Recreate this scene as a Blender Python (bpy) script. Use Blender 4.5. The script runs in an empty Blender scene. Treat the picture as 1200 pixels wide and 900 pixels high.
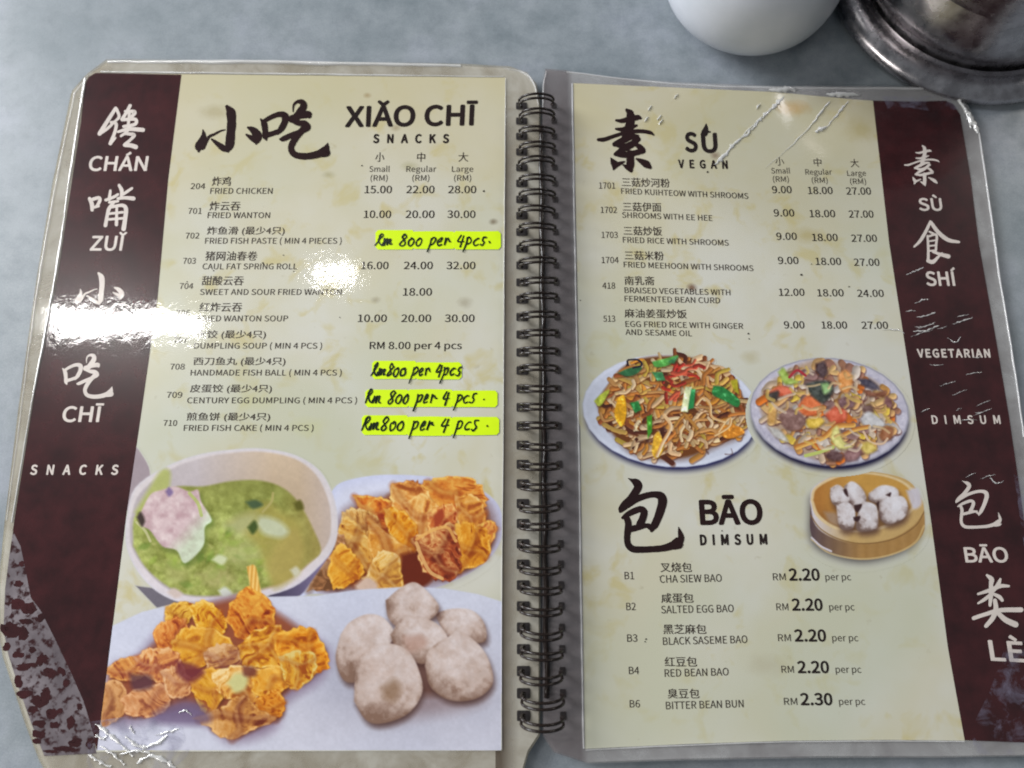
import bpy, bmesh, math, random, os
import numpy as np
from mathutils import Vector, Matrix

# ------------------------------------------------------------------ camera, world, lamps, exposure
SC = bpy.context.scene
COL = SC.collection
TILT = math.radians(14.5)
CAM_H = 0.326
F = 900.0                      # focal length in units of 1/1200 of the picture width
cam_d = bpy.data.cameras.new('camera')
cam = bpy.data.objects.new('camera', cam_d)
COL.objects.link(cam)
cam.location = (0, 0, CAM_H)
cam.rotation_euler = (TILT, 0, 0)
cam_d.sensor_width = 36.0
cam_d.lens = 27.0
cam_d.clip_start = 0.01
cam_d.clip_end = 50
cam_d.dof.use_dof = True
cam_d.dof.focus_distance = 0.322
cam_d.dof.aperture_fstop = 9.0
SC.camera = cam

world = bpy.data.worlds.new('World')
SC.world = world
world.use_nodes = True
wn = world.node_tree.nodes
wn['Background'].inputs[0].default_value = (0.86, 0.93, 1.0, 1)
wn['Background'].inputs[1].default_value = 0.17


def ray(px, py):
    x = px - 600.0
    y = -(py - 450.0)
    c, s = math.cos(TILT), math.sin(TILT)
    return Vector((x, y * c + F * s, y * s - F * c))


def hit(px, py, z):
    d = ray(px, py)
    t = (z - CAM_H) / d.z
    return Vector((d.x * t, d.y * t, z))


def mirror_point(px, py, zpage, zlamp):
    """where the ceiling is seen mirrored in a level sheet"""
    d = ray(px, py)
    p = hit(px, py, zpage)
    t = (zlamp - zpage) / (-d.z)
    return Vector((p.x + d.x * t, p.y + d.y * t, zlamp))


def ceiling_lamp(name, a, b, c, power, color, z=1.9):
    """a tube or window light overhead, spanning three mirrored points: corner, corner along, corner across"""
    A, B, Cc = (mirror_point(q[0], q[1], 0.006, z) for q in (a, b, c))
    ld = bpy.data.lights.new(name, 'AREA')
    ld.shape = 'RECTANGLE'
    ex = (B - A); ey = (Cc - A)
    ld.size = ex.length
    ld.size_y = ey.length
    ld.energy = power * ld.size * ld.size_y * math.pi
    ld.color = color
    o = bpy.data.objects.new(name, ld)
    COL.objects.link(o)
    o.location = (B + Cc) / 2
    o.rotation_euler = (0, 0, math.atan2(ex.y, ex.x))
    return o


ceiling_lamp('tube_lamp', (26, 394), (190, 388), (26, 366), 70, (1.0, 0.98, 0.95))
ceiling_lamp('tube_lamp', (190, 388), (246, 386), (190, 366), 34, (1.0, 0.98, 0.95))
ceiling_lamp('tube_lamp', (358, 336), (404, 333), (358, 320), 40, (1.0, 0.98, 0.95))


def soft_lamp(name, loc, size, radiance, color, target=(0, 0.05, 0)):
    ld = bpy.data.lights.new(name, 'AREA')
    ld.shape = 'RECTANGLE'
    ld.size, ld.size_y = size
    ld.energy = radiance * size[0] * size[1] * math.pi
    ld.color = color
    o = bpy.data.objects.new(name, ld)
    COL.objects.link(o)
    o.location = loc
    d = Vector(target) - Vector(loc)
    o.rotation_euler = d.to_track_quat('-Z', 'Y').to_euler()
    return o


soft_lamp('window_light', (-1.75, 0.95, 0.85), (1.0, 0.8), 25.0, (0.95, 0.97, 1.0))
soft_lamp('room_light', (-1.35, -0.75, 1.0), (0.8, 0.6), 7.0, (1.0, 0.95, 0.9))
soft_lamp('crease_fill_light', (1.9, 1.6, 1.7), (0.9, 0.12), 30.0, (1.0, 0.93, 0.84))  # added light for the film ridges to catch

SC.view_settings.view_transform = 'Standard'
SC.view_settings.look = 'None'
SC.view_settings.exposure = 0.0
SC.view_settings.gamma = 1.0
SC.cycles.max_bounces = 8
SC.cycles.transparent_max_bounces = 16
SC.cycles.filter_width = 1.9
SC.cycles.use_denoising = True
SC.cycles.caustics_reflective = False
SC.cycles.caustics_refractive = False

RNG = random.Random(4)


def lin(c):
    c = np.clip(np.asarray(c, dtype=float) / 255.0, 0, 1)
    return np.where(c <= 0.04045, c / 12.92, ((c + 0.055) / 1.055) ** 2.4)


# ------------------------------------------------------------------ materials
def new_mat(name):
    m = bpy.data.materials.new(name)
    m.use_nodes = True
    return m, m.node_tree.nodes, m.node_tree.links, m.node_tree.nodes['Principled BSDF']


def noise(N, L, vec, scale, detail=3, rough=0.5, dist=0.0):
    n = N.new('ShaderNodeTexNoise')
    n.inputs['Scale'].default_value = scale
    n.inputs['Detail'].default_value = detail
    n.inputs['Roughness'].default_value = rough
    n.inputs['Distortion'].default_value = dist
    L.new(vec, n.inputs['Vector'])
    return n.outputs['Fac']


def ramp(N, L, fac, stops):
    r = N.new('ShaderNodeValToRGB')
    el = r.color_ramp.elements
    while len(el) < len(stops):
        el.new(0.5)
    for e, (p, c) in zip(el, stops):
        e.position = p
        e.color = (*c, 1) if len(c) == 3 else c
    L.new(fac, r.inputs[0])
    return r.outputs['Color']


def mix(N, L, fac, a, b, mode='MIX'):
    n = N.new('ShaderNodeMix')
    n.data_type = 'RGBA'
    n.blend_type = mode
    for sock, v in ((n.inputs[0], fac), (n.inputs[6], a), (n.inputs[7], b)):
        if hasattr(v, 'is_linked'):
            L.new(v, sock)
        elif isinstance(v, (int, float)):
            sock.default_value = v
        else:
            sock.default_value = (*v, 1)
    return n.outputs[2]


def lc(*c):
    return tuple(float(v) for v in lin(c))


# shared: the glossy laminate film over everything printed (world position, so it runs on across layers)
grp = bpy.data.node_groups.new('film_normal', 'ShaderNodeTree')
grp.interface.new_socket('Normal', in_out='OUTPUT', socket_type='NodeSocketVector')
gN, gL = grp.nodes, grp.links
gout = gN.new('NodeGroupOutput')
ggeo = gN.new('ShaderNodeNewGeometry')
w1 = noise(gN, gL, ggeo.outputs['Position'], 22, 2, 0.5)
w2 = noise(gN, gL, ggeo.outputs['Position'], 170, 4, 0.62, 0.6)
w3 = noise(gN, gL, ggeo.outputs['Position'], 700, 2, 0.5)
mA = gN.new('ShaderNodeMath'); mA.operation = 'MULTIPLY_ADD'
gL.new(w2, mA.inputs[0]); mA.inputs[1].default_value = 0.016
mB = gN.new('ShaderNodeMath'); mB.operation = 'MULTIPLY'
gL.new(w1, mB.inputs[0]); mB.inputs[1].default_value = 0.10
gL.new(mB.outputs[0], mA.inputs[2])
mC = gN.new('ShaderNodeMath'); mC.operation = 'MULTIPLY_ADD'
gL.new(w3, mC.inputs[0]); mC.inputs[1].default_value = 0.0028
gL.new(mA.outputs[0], mC.inputs[2])
gb = gN.new('ShaderNodeBump')
gb.inputs['Strength'].default_value = 1.0
gb.inputs['Distance'].default_value = 0.0022
gL.new(mC.outputs[0], gb.inputs['Height'])
gL.new(gb.outputs[0], gout.inputs[0])

# shared: printed paper colour - cream with ochre and green watermark blotches
pgrp = bpy.data.node_groups.new('menu_paper', 'ShaderNodeTree')
pgrp.interface.new_socket('Color', in_out='OUTPUT', socket_type='NodeSocketColor')
pN, pL = pgrp.nodes, pgrp.links
pout = pN.new('NodeGroupOutput')
pgeo = pN.new('ShaderNodeNewGeometry')
pos = pgeo.outputs['Position']
b1 = noise(pN, pL, pos, 26, 3, 0.5)
b2 = noise(pN, pL, pos, 75, 3, 0.55, 0.4)
b3 = noise(pN, pL, pos, 11, 2, 0.5)
b4 = noise(pN, pL, pos, 160, 3, 0.6)
c0 = ramp(pN, pL, b1, [(0.35, lc(208, 207, 196)), (0.62, lc(202, 198, 174))])
m1 = ramp(pN, pL, b2, [(0.56, (0, 0, 0)), (0.70, (0.75, 0.75, 0.75))])
c1 = mix(pN, pL, m1, c0, lc(196, 184, 130))
m2 = ramp(pN, pL, b3, [(0.45, (0, 0, 0)), (0.65, (0.6, 0.6, 0.6))])
c2 = mix(pN, pL, m2, c1, lc(190, 194, 172))
m3 = ramp(pN, pL, b4, [(0.68, (0, 0, 0)), (0.8, (0.55, 0.55, 0.55))])
c3 = mix(pN, pL, m3, c2, lc(166, 158, 130))
# the top of both sheets is yellowed
sx = pN.new('ShaderNodeSeparateXYZ'); pL.new(pos, sx.inputs[0])
mr = pN.new('ShaderNodeMapRange')
mr.inputs[1].default_value = 0.13; mr.inputs[2].default_value = 0.235
mr.inputs[3].default_value = 0.0; mr.inputs[4].default_value = 0.6
pL.new(sx.outputs['Y'], mr.inputs[0])
c4 = mix(pN, pL, mr.outputs[0], c3, lc(190, 178, 136))
# brown stains with a shape of their own
def stain(px, py, rx, ry, col, amt, cprev, lift=0.006):
    p = hit(px, py, lift)
    mp = pN.new('ShaderNodeMapping')
    mp.inputs['Location'].default_value = (-p.x / (rx * 0.00036), -p.y / (ry * 0.00036), 0)
    mp.inputs['Scale'].default_value = (1 / (rx * 0.00036), 1 / (ry * 0.00036), 0)
    pL.new(pos, mp.inputs[0])
    ln = pN.new('ShaderNodeVectorMath'); ln.operation = 'LENGTH'
    pL.new(mp.outputs[0], ln.inputs[0])
    ad = pN.new('ShaderNodeMath'); ad.operation = 'MULTIPLY_ADD'
    pL.new(b4, ad.inputs[0]); ad.inputs[1].default_value = 1.0
    pL.new(ln.outputs['Value'], ad.inputs[2])
    r = pN.new('ShaderNodeMapRange')
    r.inputs[1].default_value = 0.7; r.inputs[2].default_value = 1.6
    r.inputs[3].default_value = amt; r.inputs[4].default_value = 0.0
    pL.new(ad.outputs[0], r.inputs[0])
    return mix(pN, pL, r.outputs[0], cprev, lc(*col))
for st in ((930, 125, 26, 14, (178, 140, 60), 0.75), (252, 131, 24, 13, (164, 152, 112), 0.5),
           (430, 112, 6, 5, (150, 125, 80), 0.6), (464, 150, 8, 6, (140, 120, 80), 0.5),
           (578, 260, 6, 5, (100, 80, 50), 0.7), (946, 275, 22, 12, (176, 160, 96), 0.6),
           (811, 337, 7, 6, (110, 70, 40), 0.85), (880, 418, 14, 10, (170, 156, 100), 0.4),
           (838, 182, 8, 7, (110, 70, 50), 0.6), (545, 355, 10, 9, (160, 152, 130), 0.6),
           (440, 352, 7, 5, (140, 130, 110), 0.5), (385, 205, 10, 6, (150, 145, 110), 0.5),
           (900, 780, 26, 14, (170, 160, 130), 0.3), (480, 195, 14, 8, (160, 155, 110), 0.5),
           (300, 470, 30, 16, (194, 192, 140), 0.4), (360, 500, 24, 14, (194, 194, 136), 0.4),
           (1050, 130, 14, 12, (130, 70, 40), 0.5), (1010, 150, 26, 20, (176, 160, 100), 0.5)):
    c4 = stain(*st, c4)
pL.new(c4, pout.inputs[0])


def film(N, L, b, rough=0.24, coat=1.0, crough=0.045, spec=0.24):
    b.inputs['Roughness'].default_value = rough
    b.inputs['Specular IOR Level'].default_value = spec
    b.inputs['Coat Weight'].default_value = coat
    b.inputs['Coat Roughness'].default_value = crough
    b.inputs['Coat IOR'].default_value = 1.5
    g = N.new('ShaderNodeGroup'); g.node_tree = grp
    L.new(g.outputs[0], b.inputs['Coat Normal'])


def print_mat(name, col, var=0.0, **k):
    m, N, L, b = new_mat(name)
    b.inputs['Base Color'].default_value = (*lc(*col), 1)
    if var:
        geo = N.new('ShaderNodeNewGeometry')
        n = noise(N, L, geo.outputs['Position'], 90, 4, 0.6)
        c = ramp(N, L, n, [(0.3, lc(*[v * (1 - var) for v in col])), (0.7, lc(*[min(255, v * (1 + var)) for v in col]))])
        L.new(c, b.inputs['Base Color'])
    film(N, L, b, **k)
    return m


M = {}
M['ink'] = print_mat('dark_brown_ink', (34, 22, 20), 0.12)
M['ink_soft'] = print_mat('grey_brown_ink', (60, 50, 44), 0.12)
M['calligraphy'] = print_mat('calligraphy_ink', (34, 12, 12), 0.1)
M['band'] = print_mat('dark_maroon_print', (54, 22, 24), 0.2)
M['cream'] = print_mat('cream_ink', (214, 204, 196), 0.04)
M['pen'] = print_mat('black_pen', (18, 34, 8), 0.0, crough=0.2)
M['fluo'] = print_mat('fluorescent_yellow_film', (216, 250, 10), 0.02, rough=0.4, crough=0.15)
m, N, L, b = new_mat('menu_paper_print')
g = N.new('ShaderNodeGroup'); g.node_tree = pgrp
L.new(g.outputs[0], b.inputs['Base Color'])
film(N, L, b)
M['paper'] = m
m, N, L, b = new_mat('printed_photograph')
g = N.new('ShaderNodeGroup'); g.node_tree = pgrp
at = N.new('ShaderNodeAttribute'); at.attribute_name = 'picture'
aa = N.new('ShaderNodeAttribute'); aa.attribute_name = 'cover'
L.new(mix(N, L, aa.outputs['Fac'], g.outputs[0], at.outputs['Color']), b.inputs['Base Color'])
film(N, L, b)
M['photo'] = m


def laminate(name, col, clear, dirt, rough=0.3, edge_shade=None, spine_shade=None):
    """cloudy plastic film: part see-through, part milky, glossy on top"""
    m, N, L, b = new_mat(name)
    geo = N.new('ShaderNodeNewGeometry')
    n = noise(N, L, geo.outputs['Position'], 45, 5, 0.65, 0.5)
    c_ = ramp(N, L, n, [(0.3, lc(*dirt)), (0.62, lc(*col))])
    if edge_shade:       # brown shade painted along the edge of the print, beside the binding
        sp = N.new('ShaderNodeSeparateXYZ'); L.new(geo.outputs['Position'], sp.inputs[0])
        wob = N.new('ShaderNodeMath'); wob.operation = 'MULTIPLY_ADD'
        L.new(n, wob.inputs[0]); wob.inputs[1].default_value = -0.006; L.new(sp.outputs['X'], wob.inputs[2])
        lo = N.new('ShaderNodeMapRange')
        lo.inputs[1].default_value = edge_shade[0] - 0.003; lo.inputs[2].default_value = edge_shade[0] + edge_shade[1] - 0.003
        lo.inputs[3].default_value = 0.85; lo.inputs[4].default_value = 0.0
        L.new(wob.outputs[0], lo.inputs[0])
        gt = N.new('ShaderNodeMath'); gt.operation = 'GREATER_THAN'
        L.new(sp.outputs['X'], gt.inputs[0]); gt.inputs[1].default_value = edge_shade[0] - 0.002
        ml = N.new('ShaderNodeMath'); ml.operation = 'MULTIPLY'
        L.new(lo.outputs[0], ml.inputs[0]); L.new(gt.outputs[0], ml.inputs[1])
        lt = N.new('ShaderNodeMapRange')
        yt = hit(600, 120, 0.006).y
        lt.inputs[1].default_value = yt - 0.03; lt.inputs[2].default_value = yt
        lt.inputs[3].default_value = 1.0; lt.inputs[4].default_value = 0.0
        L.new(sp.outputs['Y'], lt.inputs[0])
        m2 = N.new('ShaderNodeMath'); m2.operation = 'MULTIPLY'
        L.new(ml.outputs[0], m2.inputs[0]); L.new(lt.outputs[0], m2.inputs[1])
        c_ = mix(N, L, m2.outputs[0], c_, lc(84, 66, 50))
    if spine_shade:       # grey-mauve shade painted between binding and print
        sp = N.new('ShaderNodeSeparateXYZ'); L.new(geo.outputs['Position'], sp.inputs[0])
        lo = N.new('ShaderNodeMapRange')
        lo.inputs[1].default_value = spine_shade[1] - 0.002; lo.inputs[2].default_value = spine_shade[1] + 0.001
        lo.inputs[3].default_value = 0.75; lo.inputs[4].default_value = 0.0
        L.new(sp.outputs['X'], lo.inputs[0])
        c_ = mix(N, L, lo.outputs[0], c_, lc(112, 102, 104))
    L.new(c_, b.inputs['Base Color'])
    film(N, L, b, rough=rough, crough=0.07)
    tr = N.new('ShaderNodeBsdfTransparent')
    mx = N.new('ShaderNodeMixShader')
    mr_ = N.new('ShaderNodeMapRange')
    mr_.inputs[3].default_value = clear + 0.12
    mr_.inputs[4].default_value = clear - 0.12
    L.new(n, mr_.inputs[0])
    L.new(mr_.outputs[0], mx.inputs[0])
    L.new(b.outputs[0], mx.inputs[1]); L.new(tr.outputs[0], mx.inputs[2])
    L.new(mx.outputs[0], N['Material Output'].inputs[0])
    return m


M['film_left'] = laminate('laminate_film_cream', (206, 202, 190), 0.54, (170, 160, 140), edge_shade=(hit(590, 300, 0.006).x - 0.0005, 0.0065))
M['film_right'] = laminate('laminate_film_grey', (188, 188, 188), 0.60, (154, 150, 150), spine_shade=(hit(636, 300, 0.006).x, hit(674, 300, 0.006).x))
M['film_under'] = laminate('laminate_film_yellowed', (182, 176, 156), 0.62, (140, 128, 104))

m, N, L, b = new_mat('clear_film_edge')
b.inputs['Base Color'].default_value = (0.9, 0.9, 0.9, 1)
b.inputs['Roughness'].default_value = 0.14
b.inputs['Specular IOR Level'].default_value = 0.8
tr = N.new('ShaderNodeBsdfTransparent')
mx = N.new('ShaderNodeMixShader'); mx.inputs[0].default_value = 0.55
L.new(b.outputs[0], mx.inputs[1]); L.new(tr.outputs[0], mx.inputs[2])
L.new(mx.outputs[0], N['Material Output'].inputs[0])
M['edge'] = m

m, N, L, b = new_mat('crease_highlight_film')
b.inputs['Base Color'].default_value = (0.9, 0.9, 0.88, 1)
b.inputs['Roughness'].default_value = 0.1
b.inputs['Specular IOR Level'].default_value = 1.0
tr = N.new('ShaderNodeBsdfTransparent')
gl = N.new('ShaderNodeBsdfGlossy'); gl.inputs['Roughness'].default_value = 0.2
mw = N.new('ShaderNodeMixShader'); mw.inputs[0].default_value = 0.7
L.new(gl.outputs[0], mw.inputs[1]); L.new(b.outputs[0], mw.inputs[2])
mx = N.new('ShaderNodeMixShader'); mx.inputs[0].default_value = 0.22
L.new(mw.outputs[0], mx.inputs[1]); L.new(tr.outputs[0], mx.inputs[2])
L.new(mx.outputs[0], N['Material Output'].inputs[0])
M['crease'] = m

m, N, L, b = new_mat('sheen_scuff_film')
geo = N.new('ShaderNodeNewGeometry')
n = noise(N, L, geo.outputs['Position'], 110, 5, 0.7, 0.8)
b.inputs['Base Color'].default_value = (*lc(150, 148, 172), 1)  # pale tone stands in for reflections, also used for worn film
b.inputs['Roughness'].default_value = 0.3
tr = N.new('ShaderNodeBsdfTransparent')
mx = N.new('ShaderNodeMixShader')
mr_ = N.new('ShaderNodeMapRange')
mr_.inputs[1].default_value = 0.46; mr_.inputs[2].default_value = 0.7
mr_.inputs[3].default_value = 1.0; mr_.inputs[4].default_value = 0.6
L.new(n, mr_.inputs[0]); L.new(mr_.outputs[0], mx.inputs[0])
L.new(b.outputs[0], mx.inputs[1]); L.new(tr.outputs[0], mx.inputs[2])
L.new(mx.outputs[0], N['Material Output'].inputs[0])
M['sheen_scuff'] = m
m, N, L, b = new_mat('flaking_maroon_print')
geo = N.new('ShaderNodeNewGeometry')
n = noise(N, L, geo.outputs['Position'], 330, 4, 0.55, 0.2)
nn = noise(N, L, geo.outputs['Position'], 60, 4, 0.6)
gr = ramp(N, L, nn, [(0.3, lc(92, 84, 88)), (0.7, lc(136, 128, 132))])
L.new(mix(N, L, ramp(N, L, n, [(0.50, (0, 0, 0)), (0.62, (1, 1, 1))]), gr, lc(52, 24, 26)), b.inputs['Base Color'])
film(N, L, b)
M['peel'] = m
m, N, L, b = new_mat('black_coated_wire')
b.inputs['Base Color'].default_value = (0.016, 0.010, 0.008, 1)
b.inputs['Roughness'].default_value = 0.25
b.inputs['Specular IOR Level'].default_value = 0.4
M['wire'] = m
m, N, L, b = new_mat('dark_hole')
b.inputs['Base Color'].default_value = (0.012, 0.008, 0.008, 1)
b.inputs['Roughness'].default_value = 0.7
M['hole'] = m
m, N, L, b = new_mat('glazed_white_porcelain')
geo = N.new('ShaderNodeNewGeometry')
n = noise(N, L, geo.outputs['Position'], 60, 3, 0.5)
L.new(ramp(N, L, n, [(0.3, lc(186, 192, 200)), (0.7, lc(198, 202, 210))]), b.inputs['Base Color'])
b.inputs['Roughness'].default_value = 0.35
M['porcelain'] = m
m, N, L, b = new_mat('worn_stainless_steel')
b.inputs['Metallic'].default_value = 1.0
geo = N.new('ShaderNodeNewGeometry')
n = noise(N, L, geo.outputs['Position'], 140, 5, 0.6)
L.new(ramp(N, L, n, [(0.3, (0.34, 0.32, 0.33)), (0.7, (0.62, 0.60, 0.62))]), b.inputs['Base Color'])
L.new(ramp(N, L, n, [(0.3, (0.2,) * 3), (0.7, (0.34,) * 3)]), b.inputs['Roughness'])
bp = N.new('ShaderNodeBump'); bp.inputs['Distance'].default_value = 0.0006; bp.inputs['Strength'].default_value = 0.5
L.new(noise(N, L, geo.outputs['Position'], 60, 3, 0.5), bp.inputs['Height'])
L.new(bp.outputs[0], b.inputs['Normal'])
M['steel'] = m
m, N, L, b = new_mat('mottled_grey_tabletop')
geo = N.new('ShaderNodeNewGeometry')
n1 = noise(N, L, geo.outputs['Position'], 16, 5, 0.62)
n2 = noise(N, L, geo.outputs['Position'], 90, 6, 0.72)
n3 = noise(N, L, geo.outputs['Position'], 1500, 2, 0.6)
ca = ramp(N, L, n1, [(0.32, lc(126, 136, 142)), (0.5, lc(144, 152, 158)), (0.68, lc(158, 164, 174))])
cb = ramp(N, L, n2, [(0.3, (0.74, 0.76, 0.77)), (0.55, (0.98, 0.98, 0.98)), (0.75, (1.1, 1.09, 1.08))])
cc = ramp(N, L, n3, [(0.3, (0.88, 0.88, 0.88)), (0.7, (1.08, 1.08, 1.08))])
L.new(mix(N, L, 1.0, mix(N, L, 1.0, ca, cb, 'MULTIPLY'), cc, 'MULTIPLY'), b.inputs['Base Color'])
L.new(ramp(N, L, n2, [(0.3, (0.46,) * 3), (0.7, (0.3,) * 3)]), b.inputs['Roughness'])
bp = N.new('ShaderNodeBump'); bp.inputs['Distance'].default_value = 0.0002; bp.inputs['Strength'].default_value = 0.2
L.new(n2, bp.inputs['Height']); L.new(bp.outputs[0], b.inputs['Normal'])
M['table'] = m


# ------------------------------------------------------------------ helpers
def link(name, me, mat, parent=None, smooth=False):
    if mat is not None:
        me.materials.append(mat)
    if smooth:
        me.polygons.foreach_set('use_smooth', [True] * len(me.polygons))
    o = bpy.data.objects.new(name, me)
    COL.objects.link(o)
    if parent is not None:
        o.parent = parent
    return o


def mesh_of(name, verts, faces):
    me = bpy.data.meshes.new(name)
    me.from_pydata([tuple(v) for v in verts], [], faces)
    me.update()
    return me


TOP = 0.006           # height of the open pages above the table
X_SPINE = hit(633, 450, TOP).x


def zsurf(x, y):
    """height of the open menu: flat on the left, falling and curving a little on the right"""
    dx = x - X_SPINE
    right = max(dx - 0.01, 0.0)
    left = max(-dx - 0.12, 0.0)
    return TOP - 0.075 * right * right - 0.045 * left * left + 0.00018 * math.sin(x * 41 + y * 23)


def on(px, py, lift=0.0):
    """a point of the printed layout laid on the open page"""
    z = TOP
    for _ in range(4):
        p = hit(px, py, z + lift)
        z = zsurf(p.x, p.y)
    return hit(px, py, z + lift)


VP = (615.0, -2850.0)      # where the page's upright lines run together


def updir(px, py):
    dx, dy = VP[0] - px, VP[1] - py
    l = math.hypot(dx, dy)
    return dx / l, dy / l


def sheet(name, outline, mat, parent, lift, thick=0.0, step=9.0):
    """a thin sheet with the given outline (layout points), finely divided so it follows the page's curve"""
    bm = bmesh.new()
    vs = [bm.verts.new((x, y, 0)) for x, y in outline]
    bm.faces.new(vs)
    x0 = min(p[0] for p in outline); x1 = max(p[0] for p in outline)
    y0 = min(p[1] for p in outline); y1 = max(p[1] for p in outline)
    st = step
    k = x0 + st
    while k < x1:
        bmesh.ops.bisect_plane(bm, geom=bm.verts[:] + bm.edges[:] + bm.faces[:], plane_co=(k, 0, 0), plane_no=(1, 0, 0))
        k += st
    k = y0 + st * 3
    while k < y1:
        bmesh.ops.bisect_plane(bm, geom=bm.verts[:] + bm.edges[:] + bm.faces[:], plane_co=(0, k, 0), plane_no=(0, 1, 0))
        k += st * 3
    for v in bm.verts:
        v.co = on(v.co.x, v.co.y, lift)
    bmesh.ops.recalc_face_normals(bm, faces=bm.faces[:])
    if bm.faces[:] and bm.faces[0].normal.z < 0:
        bmesh.ops.reverse_faces(bm, faces=bm.faces[:])
    if thick:
        geo_ = bmesh.ops.extrude_face_region(bm, geom=bm.faces[:])
        for v in [g_ for g_ in geo_['geom'] if isinstance(g_, bmesh.types.BMVert)]:
            pass
        newv = [g_ for g_ in geo_['geom'] if isinstance(g_, bmesh.types.BMVert)]
        for v in newv:
            v.co.z += thick
        for v in bm.verts:
            v.co.z -= thick
        bmesh.ops.recalc_face_normals(bm, faces=bm.faces[:])
    me = bpy.data.meshes.new(name)
    bm.to_mesh(me); bm.free()
    return link(name, me, mat, parent)


def catmull(pts, n=7):
    P = [np.array(p, float) for p in pts]
    if len(P) == 2:
        return [P[0] + (P[1] - P[0]) * t for t in np.linspace(0, 1, n + 1)]
    Q = [2 * P[0] - P[1]] + P + [2 * P[-1] - P[-2]]
    out = []
    for i in range(1, len(Q) - 2):
        a, b_, c, d = Q[i - 1], Q[i], Q[i + 1], Q[i + 2]
        for k in range(n):
            t = k / n
            out.append(0.5 * (2 * b_ + (c - a) * t + (2 * a - 5 * b_ + 4 * c - d) * t * t + (3 * b_ - 3 * c + d - a) * t ** 3))
    out.append(P[-1])
    return out


def brush_mesh(name, strokes, mapf, mat, parent, lift, cap=True, n=7, wmin=0.5, rag=0.0):
    """ink strokes of changing width: each a strip with round ends, lying on the page"""
    verts, faces = [], []
    for si, st in enumerate(strokes):
        S = catmull(st, n)
        pts = [(p[0], p[1], max(p[2], wmin)) for p in S]
        lz = lift + si * 0.000006
        L_, R_ = [], []
        for i, (x, y, w) in enumerate(pts):
            a = pts[max(i - 1, 0)]; c = pts[min(i + 1, len(pts) - 1)]
            dx, dy = c[0] - a[0], c[1] - a[1]
            l = math.hypot(dx, dy) or 1
            nx, ny = -dy / l, dx / l
            h = w / 2 * (1 + (RNG.uniform(-rag, rag) if rag else 0))
            L_.append((x + nx * h, y + ny * h)); R_.append((x - nx * h, y - ny * h))
        base = len(verts)
        for q in L_ + R_:
            verts.append(on(*mapf(*q), lz))
        m_ = len(L_)
        for i in range(m_ - 1):
            faces.append((base + i, base + i + 1, base + m_ + i + 1, base + m_ + i))
        if cap:
            for (x, y, w) in (pts[0], pts[-1]):
                if w < 1.2 * wmin:
                    continue
                b0 = len(verts)
                for k in range(10):
                    an = k / 10 * 2 * math.pi
                    verts.append(on(*mapf(x + math.cos(an) * w / 2, y + math.sin(an) * w / 2), lz + 0.000003))
                faces.append(tuple(range(b0, b0 + 10)))
    return link(name, mesh_of(name, verts, faces), mat, parent)


def ridge(name, pts, mat, parent, lift=0.0001, width=1.2, height=0.00025, rag=0.5, n=6):
    """a raised fold of film: a low half-round ridge with a wavering crest"""
    S = catmull([(p[0], p[1], p[2] if len(p) > 2 else 1.0) for p in pts], n)
    verts, faces = [], []
    K = 7
    for i, p in enumerate(S):
        a = S[max(i - 1, 0)]; c = S[min(i + 1, len(S) - 1)]
        dx, dy = c[0] - a[0], c[1] - a[1]
        l = math.hypot(dx, dy) or 1
        nx, ny = -dy / l, dx / l
        w = width * p[2] * (1 + RNG.uniform(-rag, rag))
        jx = RNG.uniform(-rag, rag) * width * 0.5
        for k in range(K):
            an = math.pi * k / (K - 1)
            v = on(p[0] + nx * (math.cos(an) * w / 2 + jx), p[1] + ny * (math.cos(an) * w / 2 + jx), lift)
            v.z += math.sin(an) * height * p[2]
            verts.append(v)
    for i in range(len(S) - 1):
        for k in range(K - 1):
            q = i * K + k
            faces.append((q, q + 1, q + K + 1, q + K))
    return link(name, mesh_of(name, verts, faces), mat, parent, smooth=True)


# ---- type
FONT = None
try:
    _p = os.path.join(bpy.utils.system_resource('DATAFILES', path='fonts'), 'Noto Sans CJK Regular.woff2')
    FONT = bpy.data.fonts.load(_p)
except Exception:
    FONT = None
TEXTS = []


def text(name, s, x0, y0, x1, y1, h, mat, parent, bold=0.0, spacing=1.0, cjk=False, lift=0.00012):
    """queue one line of type: baseline from (x0,y0) to (x1,y1), capitals h high"""
    cu = bpy.data.curves.new('type_curve', 'FONT')
    cu.body = s
    if FONT is not None and not cjk:
        cu.font = FONT
    cu.size = 1.0
    cu.resolution_u = 3 if h < 14 else 6
    cu.space_character = spacing
    o = bpy.data.objects.new('type', cu)
    COL.objects.link(o)
    TEXTS.append((o, name, s, x0, y0, x1, y1, h, mat, parent, cjk, lift, bold))


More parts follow.
